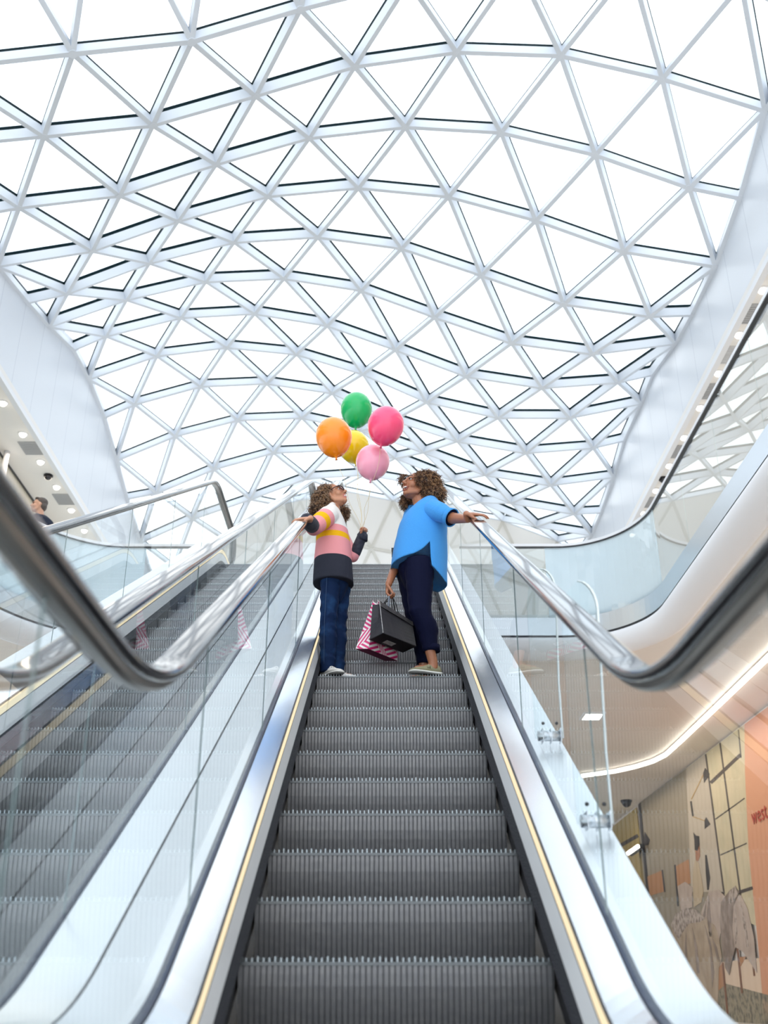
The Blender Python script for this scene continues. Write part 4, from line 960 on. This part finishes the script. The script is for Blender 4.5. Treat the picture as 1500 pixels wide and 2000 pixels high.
# blue top: uneven hem with a side slit
def hem(c, s):
    if s < .05:
        if c < -.30: return .035*(c + 1)/.7
        if c < .35: return .035 + .115*((c + .30)/.65)**1.7
        if c < .40: return .15 - .20*(c - .35)/.05
        return -.05 - .10*min(1, (c - .40)/.5)
    return -.02 - .12*max(0, min(1, (c + .2)/.9))
def hem_r(px_l, px_r, py, b, add):
    a, c = at(px_l, py, WY), at(px_r, py, WY); m = (a + c)/2
    return ring_xy(m, (c - a).length/2, b, 160, lambda ct, st: add*hem(ct, st), p=2.15)
rows = [(1108, 768, 870, .212, 1.0), (1111, 763, 872, .222, 1.0), (1108, 763.5, 872.5, .224, 1.0), (1094, 765, 873, .222, .62), (1078, 768, 873.5, .218, .25), (1062, 771, 874, .216, .06)]
rings = [hem_r(l, r, py, b, ad) for py, l, r, b, ad in rows]
for py, l, r, b in ((1050, 774, 874, .215), (1038, 776.5, 874, .213), (1027, 780, 873.5, .21), (1015, 786, 872, .205), (1006, 794, 870, .203), (999, 802, 867, .195), (991, 811, 862, .17), (984, 820, 858, .14), (979, 826, 855, .11), (975, 832, 852, .075)):
    a, c = at(l, py, WY), at(r, py, WY); rings.append(ring_xy((a + c)/2, (c - a).length/2, b, 160, p=2.15))
bm = bmesh.new(); loft(bm, rings)
for v in bm.verts: v.co += V((0, 0, 0)) + V((noise.noise(v.co*5)*.006, noise.noise(v.co*5 + V((7, 0, 0)))*.008, 0))
to = child('blue_top', bm, H['blue'], woman, 'sky blue oversized short sleeved top with a side slit')
bm = bmesh.new()
limb(bm, [wsh_n + V((-.03, .07, -.01)), wsh_n + V((-.0, .02, 0)), wsh_n.lerp(wel_n, .35), wsh_n.lerp(wel_n, .60)], [.085, .090, .080, .070], 18)
child('sleeve', fuse(bm, .0065, 8), H['blue'], to)
bm = bmesh.new(); limb(bm, [wsh_f, wsh_f.lerp(wel_f, .55)], [.095, .08], 16); child('sleeve', fuse(bm, .0065, 5), H['blue'], to)
bm = bmesh.new(); c0, c1 = wsh_n.lerp(wel_n, .78), wsh_n.lerp(wel_n, .97)
s_, u_ = frame(c1 - c0)
rg = [[p + (s_*math.cos(a) + u_*math.sin(a))*r for a in [2*math.pi*i/24 for i in range(24)]] for p, r in ((c0, .072), (c1, .078), (c1 + (c1 - c0)*.02, .071), (c0.lerp(c1, .5), .062))]
loft(bm, rg, caps=False); child('sleeve_hem', bm, H['blue'], to)
bm = bmesh.new(); tube(bm, [c0.lerp(c1, .30), c1 - (c1 - c0)*.12], [.070, .072], 24); child('sleeve_shade', bm, H['navy'], to, 'dark disc standing for the shade inside the sleeve')  # navy disc closes the sleeve end, its dark colour painting the shaded hollow
# trousers
bm = bmesh.new()
def wleg(bm, hip, knee, ank, rr):
    pts = []; N = 24
    for i in range(N + 1):
        t = i/N; c = hip.lerp(knee, t*2) if t < .5 else knee.lerp(ank, t*2 - 1)
        if t < .5: r = rr[0] + (rr[1] - rr[0])*(t*2)
        else: r = rr[1] + (rr[2] - rr[1])*(t*2 - 1)
        bulge = .012*math.exp(-((t - .68)/.12)**2)
        pts.append((c + V((.02*math.exp(-((t - .70)/.14)**2), 0, 0)), r + bulge + .003*math.sin(i*2.2), r + bulge))
    loft(bm, leg_rings(pts))
ank_n = wan_n + V((-.01, 0, .075)); ank_f = wan_f + V((0, 0, .055))
wleg(bm, whip_n + V((-.01, 0, .10)), wkn_n, ank_n, (.125, .086, .060)); wleg(bm, whip_f + V((-.01, 0, .10)), wkn_f, ank_f, (.130, .088, .058))
loft(bm, pix_rings([(1150, 792, 838, .10), (1115, 777, 854, .17), (1080, 782, 858, .165)], WY))
nb = fuse(bm, .007, 5); nv = child('trousers', nb, H['navy'], woman)
bm = bmesh.new()
tube(bm, [ank_n + V((0, 0, .045)), ank_n + V((.003, 0, .0))], [.069, .066], 20); tube(bm, [ank_n + V((.003, 0, .0)), ank_n + V((.003, 0, .004))], [.066, .058], 20)
child('turn_up', bm, H['navy'], nv)
for an, dx in ((wan_n, V((-.92, -.38, 0))), (wan_f, V((-.95, -.3, 0)))):
    o, d, s = shoe('slip_on_shoe', V((an.x + .0, an.y, gz)) - dx.normalized()*.06, dx, .25, woman, H['olive'], H['sole'])
    bm = bmesh.new(); c = V((an.x, an.y, gz)) + d*.035
    for q in (-1, 1): prism(bm, [c + s*q*.0375 + V((0, 0, .034)), c + s*q*.0385 + d*.03 + V((0, 0, .034)), c + s*q*.031 + d*.026 + V((0, 0, .060)), c + s*q*.030 + V((0, 0, .064))], s*q*.0015)
    child('elastic_gusset', bm, H['strap'] if False else H['olive'], o)
# hair
hb = bmesh.new(); Rw = [(hw_c - wf*.05 + wu*.055, V((.115, .125, .095))), (at(834, 945, WY), V((.115, .135, .105))), (at(846, 964, WY), V((.095, .125, .085))), (at(828, 968, WY + .05), V((.085, .11, .08)))]
for c, r in Rw: ell(hb, c, AX, r*.90, 0)
ell(hb, at(795, 978, WY + .15), AX, (.035, .04, .055), 0)
hb = fuse(hb, .009, 4)
Rw.append((at(794, 980, WY + .15), V((.045, .045, .065)))); Rw.append((at(788, 938, WY + .07), V((.03, .05, .045))))
def keep_w(p, n):
    q = p - hw_c; f_, u_, s_ = q.dot(wf), q.dot(wu), q.dot(ws0)
    near = p.y < WY + .02
    return not (f_ > .035 and u_ < .085 and near and p.x < at(812, 950, WY).x) and not (f_ > -.01 and u_ < -.03 and near and p.x < at(812, 950, WY).x)
curls(hb, Rw, 2900, 4, L=(.024, .05), rad=(.005, .0105), tr=.0028, keep=keep_w, weights=(4, 7, 6, 1))
child('curly_hair', hb, [H['hair1'], H['hair2'], H['hair3'], H['hair4']], woman)

# ---- the man behind the left gallery rail
mh = at(76, 987, 14.75); man = tag(empty('person', (mh.x + .05, 14.75, ZF - .05)), 'grey haired man in dark coat standing behind the left gallery glass', 'person')
mz = ZF - .05; mf = V((-.93, -.34, .06)).normalized(); ms = mf.cross(V((0,0,1))).normalized(); mu = ms.cross(mf).normalized()
B = lambda x, y, z: V((mh.x + x, 14.75 + y, mz + z)); hz = mh.z - mz
bm = bmesh.new(); MP = head_shapes(bm, mh, mf, mu, 1.08)
limb(bm, [mh - mu*.06 - mf*.02, B(.05, .02, hz - .24)], [.062, .07])
loft(bm, [ring_xy(B(.07, .02, z), a, b, 20) for z, a, b in ((.85, .13, .17), (1.1, .12, .16), (hz - .36, .14, .2), (hz - .24, .08, .1))])
for q in (-1, 1):
    limb(bm, [B(.07, .1*q, .9), B(.06, .1*q, .48), B(.08, .1*q, .09), B(-.08, .1*q, .05)], [.09, .065, .045, .035])
    limb(bm, [B(.08, .22*q, hz - .32), B(.1, .27*q, hz - .62), B(.02, .25*q, hz - .86)], [.06, .045, .03])
    hand_shapes(bm, B(.02, .25*q, hz - .86), V((-.1, 0, -1)), V((-.3, -q, 0)), 1 if q < 0 else -1, (18, 26, 20), 1.0)
body = fuse(bm, .009, 3)
for q in (-1, 1):
    ell(body, MP(.031*q, .082, .008), (ms, mf, mu), (.013, .009, .007), 1); tube(body, [MP(.014*q, .096, .028), MP(.03*q, .094, .033), MP(.047*q, .08, .026)], .004, 6, mi=1)
for f in body.faces: f.smooth = True
child('body', body, [H['skin_m'], H['brow']], man)
bm = bmesh.new()
loft(bm, [ring_xy(B(.07, .02, z), a, b, 24) for z, a, b in ((.78, .22, .24), (1.0, .21, .23), (hz - .40, .22, .24), (hz - .28, .19, .22), (hz - .20, .10, .12))])
for q in (-1, 1): limb(bm, [B(.08, .21*q, hz - .33), B(.1, .27*q, hz - .62), B(.03, .255*q, hz - .83)], [.085, .068, .055])
co = child('coat', fuse(bm, .012, 5), H['coat'], man)
bm = bmesh.new()
for q in (-1, 1):
    pl = [B(.03, .02 + .05*q, hz - .17), B(-.05, -.02 + .07*q, hz - .24), B(-.10, -.05 + .02*q, hz - .33), B(-.06, -.06 + .02*q, hz - .22)]
    prism(bm, pl, V((-.01, -.012, 0)))
child('shirt_collar', bm, H['shirt'], man)
bm = bmesh.new(); ell(bm, B(-.07, -.08, hz - .33), AX, (.07, .09, .10)); child('shirt', bm, H['shirt'], man)
bm = bmesh.new()
for q in (-1, 1): limb(bm, [B(.07, .1*q, .9), B(.06, .1*q, .48), B(.08, .1*q, .10)], [.105, .08, .07])
child('trousers', fuse(bm, .014, 3), H['coat'], man)
bm = bmesh.new()
for q in (-1, 1): ell(bm, B(-.01, .1*q, .045), AX, (.15, .05, .045))
child('shoes', bm, H['strap'], man)
bm = bmesh.new(); E2 = lambda p, r: ell(bm, MP(*p), (ms, mf, mu), tuple(q*1.08 for q in r))
E2((0, -.03, .055), (.085, .094, .078)); E2((0, -.065, -.01), (.080, .055, .075)); E2((.03, .035, .092), (.045, .04, .018)); E2((-.03, .035, .092), (.045, .04, .018))
child('hair', fuse(bm, .008, 2), H['grey_hair'], man)

# ---------------------------------------------------------------- balloons
KNOT = at(706, 1037, GY + .13)
def balloon(px, py, rw, rh, Y, color, label, tilt=0.0, knot_px=None):
    c = at(px, py, Y); dep = c.y*CT + c.z*ST; r = rw*dep/FPX; h = rh*dep/FPX*1.03
    m = mat(label.split(' balloon')[0].replace(' ', '_') + '_latex', color, .16, spec=.45, coat=.2, sss=.5); m.node_tree.nodes['Principled BSDF'].inputs['Transmission Weight'].default_value = .0
    ax = V((math.sin(tilt), 0, math.cos(tilt))); s, u = frame(ax, V((0, 1, 0)))
    rings = []; n = 32; N = 22
    for i in range(1, N):
        t = math.pi*i/N; z = math.cos(t); w = math.sin(t)*(1 - .10*max(0, -z)**1.5)
        if z < -.8: w *= 1 - .0*(-z - .8)
        zz = z*h if z > 0 else z*h*1.10
        rings.append([c + ax*(zz - .0) + (s*math.cos(a) + u*math.sin(a))*(w*r) for a in [2*math.pi*k/n for k in range(n)]])
    bot = c - ax*(h*1.10)
    rings += [[bot - ax*d + (s*math.cos(a) + u*math.sin(a))*q for a in [2*math.pi*k/n for k in range(n)]] for d, q in ((.006, .012), (.014, .007))]
    bm = bmesh.new(); vs = loft(bm, rings, caps=False)
    tip = bm.verts.new(c + ax*h)
    for k in range(n): bm.faces.new((vs[0][k], vs[0][(k+1) % n], tip))
    b = tag(empty('balloon', c), label, 'balloon', 'helium balloons')
    obj('envelope', bm, m, b, smooth=True)
    bm = bmesh.new(); k0 = bot - ax*.014
    loft(bm, [[k0 - ax*d + (s*math.cos(a) + u*math.sin(a))*q for a in [2*math.pi*k/12 for k in range(12)]] for d, q in ((-.004, .006), (.002, .0095), (.006, .006), (.018, .011), (.020, .004))])
    mk = mat(m.name + '_knot', tuple(q*.75 for q in color), .4); obj('knot', bm, mk, b, smooth=True)
    bm = bmesh.new(); p0 = k0 - ax*.006
    pts = [p0.lerp(KNOT, i/12) + V((.012*math.sin(i*.9 + px), .0, -.02*math.sin(math.pi*i/12))) for i in range(13)]
    tube(bm, pts, .0016, 5)
    obj('string', bm, STRING, b)
STRING = mat('gold_ribbon', (.72, .58, .32), .35, .3)
balloon(696, 800, 31, 35, 8.3, (.0, .42, .11), 'green balloon at the top of the bunch', 0.02)
balloon(753.5, 831, 35.5, 38.5, 7.36, (.90, .075, .20), 'deep pink balloon on the right of the bunch', .20)
balloon(652, 853, 35.5, 39, 7.5, (1.0, .27, .006), 'orange balloon on the left of the bunch', -.12)
balloon(691, 872, 30, 32, 7.98, (.82, .60, .004), 'yellow balloon half hidden behind the orange one', -.12)
balloon(728, 902, 33, 34, 7.62, (.95, .40, .53), 'pale pink balloon lowest in the bunch', .1)
rg = tag(empty('wire_ring', at(715, 1036, GY + .11)), 'thin wire ring at the hand that holds the balloon strings', 'ring')
bm = bmesh.new(); c = at(714, 1040, GY + .10)
tube(bm, [c + V((.021*math.cos(a), -.01*math.sin(a), .021*math.sin(a))) for a in [2*math.pi*i/24 for i in range(25)]], .0012, 5); obj('hoop', bm, H['ring'], rg, smooth=True)

# ---------------------------------------------------------------- shopping bags
def quadbox(bm, bot, top, mi=0):
    v = [bm.verts.new(p) for p in bot + top]
    for q in ((3,2,1,0),(4,5,6,7),(0,1,5,4),(1,2,6,5),(2,3,7,6),(3,0,4,7)):
        f = bm.faces.new([v[i] for i in q]); f.material_index = mi
GRIP = at(763, 1166, 7.50)
M['bag_black'] = mat('matt_black_paper', (.040, .038, .045), .45, spec=.3, bump=(9, .4)); M['bag_base'] = mat('black_card_base', (.012, .011, .015), .6, spec=.2)
M['bag_label'] = mat('grey_sticker', (.40, .38, .38), .6, noise_mix=((.62, .60, .60), 60, .4, .6)); M['cord'] = mat('black_cord', (.008, .008, .010), .6)
B0 = at(748, 1236, 7.25); zb = B0.z
def on_z(px, py, z): p = ray(px, py); return p*(z/p.z)
A0, C0 = on_z(722, 1249, zb), on_z(813, 1262, zb); D0 = A0 + C0 - B0
Tb, Ta = at(741, 1174, 7.36), at(727.5, 1181, 7.44); Tc = at(805, 1215, 7.62); Td = Ta + Tc - Tb
bag = tag(empty('shopping_bag', (B0 + D0)/2), 'matt black paper bag with a grey sticker underneath, in front of the striped bag', 'bag', 'shopping bags')
bm = bmesh.new()
top = [Ta, Tb, Tc, Td]; bot = [A0, B0, C0, D0]
N = 8; rings = []
for i in range(N + 1):
    t = i/N; a, b, c, d = (bot[k].lerp(top[k], t) for k in range(4))
    g = (a + b)/2 + ((c + d)/2 - (a + b)/2).normalized()*.045*math.sin(math.pi*min(1, t*.8))*t      # gusset folded inward
    g2 = (c + d)/2 - ((c + d)/2 - (a + b)/2).normalized()*.045*t
    bow = ((b + c)/2 - (a + d)/2).normalized()*(-.012*math.sin(math.pi*t))
    rings.append([a, g, b, b.lerp(c, .33) + bow, b.lerp(c, .66) + bow, c, g2, d, d.lerp(a, .5)])
loft(bm, rings); bo = obj('bag_body', bm, M['bag_black'], bag)
nrm = (C0 - B0).cross(Tb - B0).normalized(); nrm = nrm if nrm.y < 0 else -nrm
bm = bmesh.new(); prism(bm, [Tb + nrm*.003, Tc + nrm*.003, Tc.lerp(C0, .17) + nrm*.004, (Tb + Tc)/2*.83 + (B0 + C0)/2*.17 + nrm*.006, Tb.lerp(B0, .17) + nrm*.004], nrm*.002); obj('folded_rim', bm, mat('worn_black_rim', (.06, .058, .062), .5, bump=(160, .6), noise_mix=((.12, .10, .10), 50, .5, .75)), bag)
bm = bmesh.new(); quadbox(bm, [p + V((0, 0, -.003)) for p in bot], [p + V((0, 0, .002)) for p in bot]); ba = obj('base', bm, M['bag_base'], bag)
e1, e2 = (C0 - B0), (A0 - B0); c = B0 + e1*.43 + e2*.62; d1, d2 = e1.normalized(), e2.normalized()
bm = bmesh.new(); prism(bm, [c - d1*.055 - d2*.033, c + d1*.055 - d2*.033, c + d1*.055 + d2*.033, c - d1*.055 + d2*.033], V((0, 0, -.0045))); obj('sticker', bm, M['bag_label'], ba, )
bm = bmesh.new(); edge = [B0.lerp(Tb, i/6) + nrm*.001 for i in range(7)]; tube(bm, edge, .0022, 5); obj('edge_fold', bm, M['bag_label'], bag)
for nm, (p, q) in (('handle', (Tb.lerp(Tc, .16), Tb.lerp(Tc, .60))), ('handle', (Ta.lerp(Td, .25), Ta.lerp(Td, .72)))):
    bm = bmesh.new(); g = GRIP + V((0, .01, .004))
    pts = [p + V((0, 0, -.02)), p.lerp(g, .5) + V((-.008, 0, .01)), g + V((-.014, 0, .0)), g + V((0, 0, .008)), g + V((.014, 0, .0)), q.lerp(g, .5) + V((.008, 0, .01)), q + V((0, 0, -.02))]
    tube(bm, pts, .0046, 6); obj(nm, bm, M['cord'], bag, smooth=True)
bm = bmesh.new(); a = GRIP + V((-.012, -.03, -.005)); tube(bm, [a, a + V((-.004, -.02, -.06)), a + V((-.006, -.03, -.10))], [.007, .008, .007], 6); obj('ribbon', bm, mat('grey_satin_ribbon', (.12, .14, .18), .35), bag)

def stripe_mat(axis_u, axis_v, name, ca=(.66, .02, .17), cb=(.84, .80, .80), freq=26, flip=3.2):
    m = mat(name, ca, .45); N = m.node_tree.nodes; L = m.node_tree.links; b = N['Principled BSDF']
    t = N.new('ShaderNodeTexCoord')
    def dot(v):
        d = N.new('ShaderNodeVectorMath'); d.operation = 'DOT_PRODUCT'; d.inputs[1].default_value = v; L.new(t.outputs['Object'], d.inputs[0]); return d.outputs['Value']
    def mth(op, a, b_=None, v=None):
        n = N.new('ShaderNodeMath'); n.operation = op
        if hasattr(a, 'links'): L.new(a, n.inputs[0])
        else: n.inputs[0].default_value = a
        if b_ is not None: L.new(b_, n.inputs[1])
        elif v is not None: n.inputs[1].default_value = v
        return n.outputs[0]
    u, v = dot(axis_u), dot(axis_v)
    blk = mth('ADD', mth('MULTIPLY', u, v=flip), mth('MULTIPLY', v, v=flip*1.3))
    sgn = mth('GREATER_THAN', mth('FRACT', blk), v=.68)                # diagonal bands swap direction from block to block
    w1 = mth('ADD', mth('MULTIPLY', u, v=-.62), v); w2 = mth('ADD', mth('MULTIPLY', u, v=1.6), v)
    mixv = mth('ADD', mth('MULTIPLY', w1, mth('SUBTRACT', 1.0, sgn)), mth('MULTIPLY', w2, sgn))
    st = mth('GREATER_THAN', mth('FRACT', mth('MULTIPLY', mixv, v=freq)), v=.52)
    mx = N.new('ShaderNodeMix'); mx.data_type = 'RGBA'; L.new(st, mx.inputs[0]); mx.inputs[6].default_value = (*ca, 1); mx.inputs[7].default_value = (*cb, 1)
    L.new(mx.outputs[2], b.inputs['Base Color']); return m
sB = at(719.5, 1267, 7.44); zs = sB.z; sA, sC = on_z(694.5, 1267, zs), on_z(776, 1290, zs); sD = sA + sC - sB
dTb, dTa = at(738, 1175, 7.50), at(728, 1176, 7.52); dTc = at(780, 1215, 7.74); dTd = dTa + dTc - dTb
eu = (sC - sB).normalized(); ev = (dTb - sB).normalized(); el_ = (sB - sA).normalized()
M['stripe_f'] = stripe_mat(tuple(eu), tuple(ev), 'magenta_stripe_front'); M['stripe_s'] = stripe_mat(tuple(-el_), (0, 0, 1), 'magenta_stripe_side', freq=25, flip=2.6)
M['magenta'] = mat('dark_magenta_base', (.16, .004, .055), .5)
sbag = tag(empty('shopping_bag', (sB + sD)/2), 'magenta and white striped paper bag hanging behind the black bag', 'bag', 'shopping bags')
bot, top = [sA, sB, sC, sD], [dTa, dTb, dTc, dTd]
bm = bmesh.new(); N = 6; rings = []
for i in range(N + 1):
    t = i/N; a, b, c, d = (bot[k].lerp(top[k], t) for k in range(4)); inw = ((c + d)/2 - (a + b)/2).normalized()
    rings.append([a, (a + b)/2 + inw*.03*t, b, c, (c + d)/2 - inw*.03*t, d])
loft(bm, rings)
for f in bm.faces:
    n = f.normal if f.normal.length else V((0, 0, 1)); f.normal_update(); n = f.normal
    f.material_index = 1 if abs(n.dot(eu)) > .55 else 0
sb = obj('bag_body', bm, [M['stripe_f'], M['stripe_s']], sbag)
bm = bmesh.new(); quadbox(bm, [p + V((0, 0, -.003)) for p in bot], [p + V((0, 0, .001)) for p in bot]); obj('base', bm, M['magenta'], sbag)
bm = bmesh.new()
for p in (dTa, dTb):
    q = p + (dTd - dTa)*.3; prism(bm, [p, q, q + V((0, 0, .012)), p + V((-.004, 0, .018))], V((.0, .003, 0)))
obj('top_flap', bm, M['stripe_f'], sbag)
bm = bmesh.new(); g = GRIP + V((.004, .02, .0)); p, q = dTb.lerp(dTc, .2), dTb.lerp(dTc, .7)
tube(bm, [p, p.lerp(g, .6), g, q.lerp(g, .6), q], .003, 6); obj('handle', bm, M['cord'], sbag, smooth=True)
# corner of a flat black purse showing behind the woman
pu = tag(empty('purse', at(770, 1076, WY + .26)), 'corner of a flat black purse showing behind the blue top', 'purse')
c = at(772, 1078, WY + .26); bm = bmesh.new(); box(bm, (c.x - .03, c.y - .02, c.z - .04), (c.x + .14, c.y + .02, c.z + .025)); obj('pouch', bm, H['strap'], pu)
bm = bmesh.new(); box(bm, (c.x - .032, c.y - .024, c.z - .005), (c.x + .142, c.y - .018, c.z + .028)); obj('flap', bm, M['black'], pu)
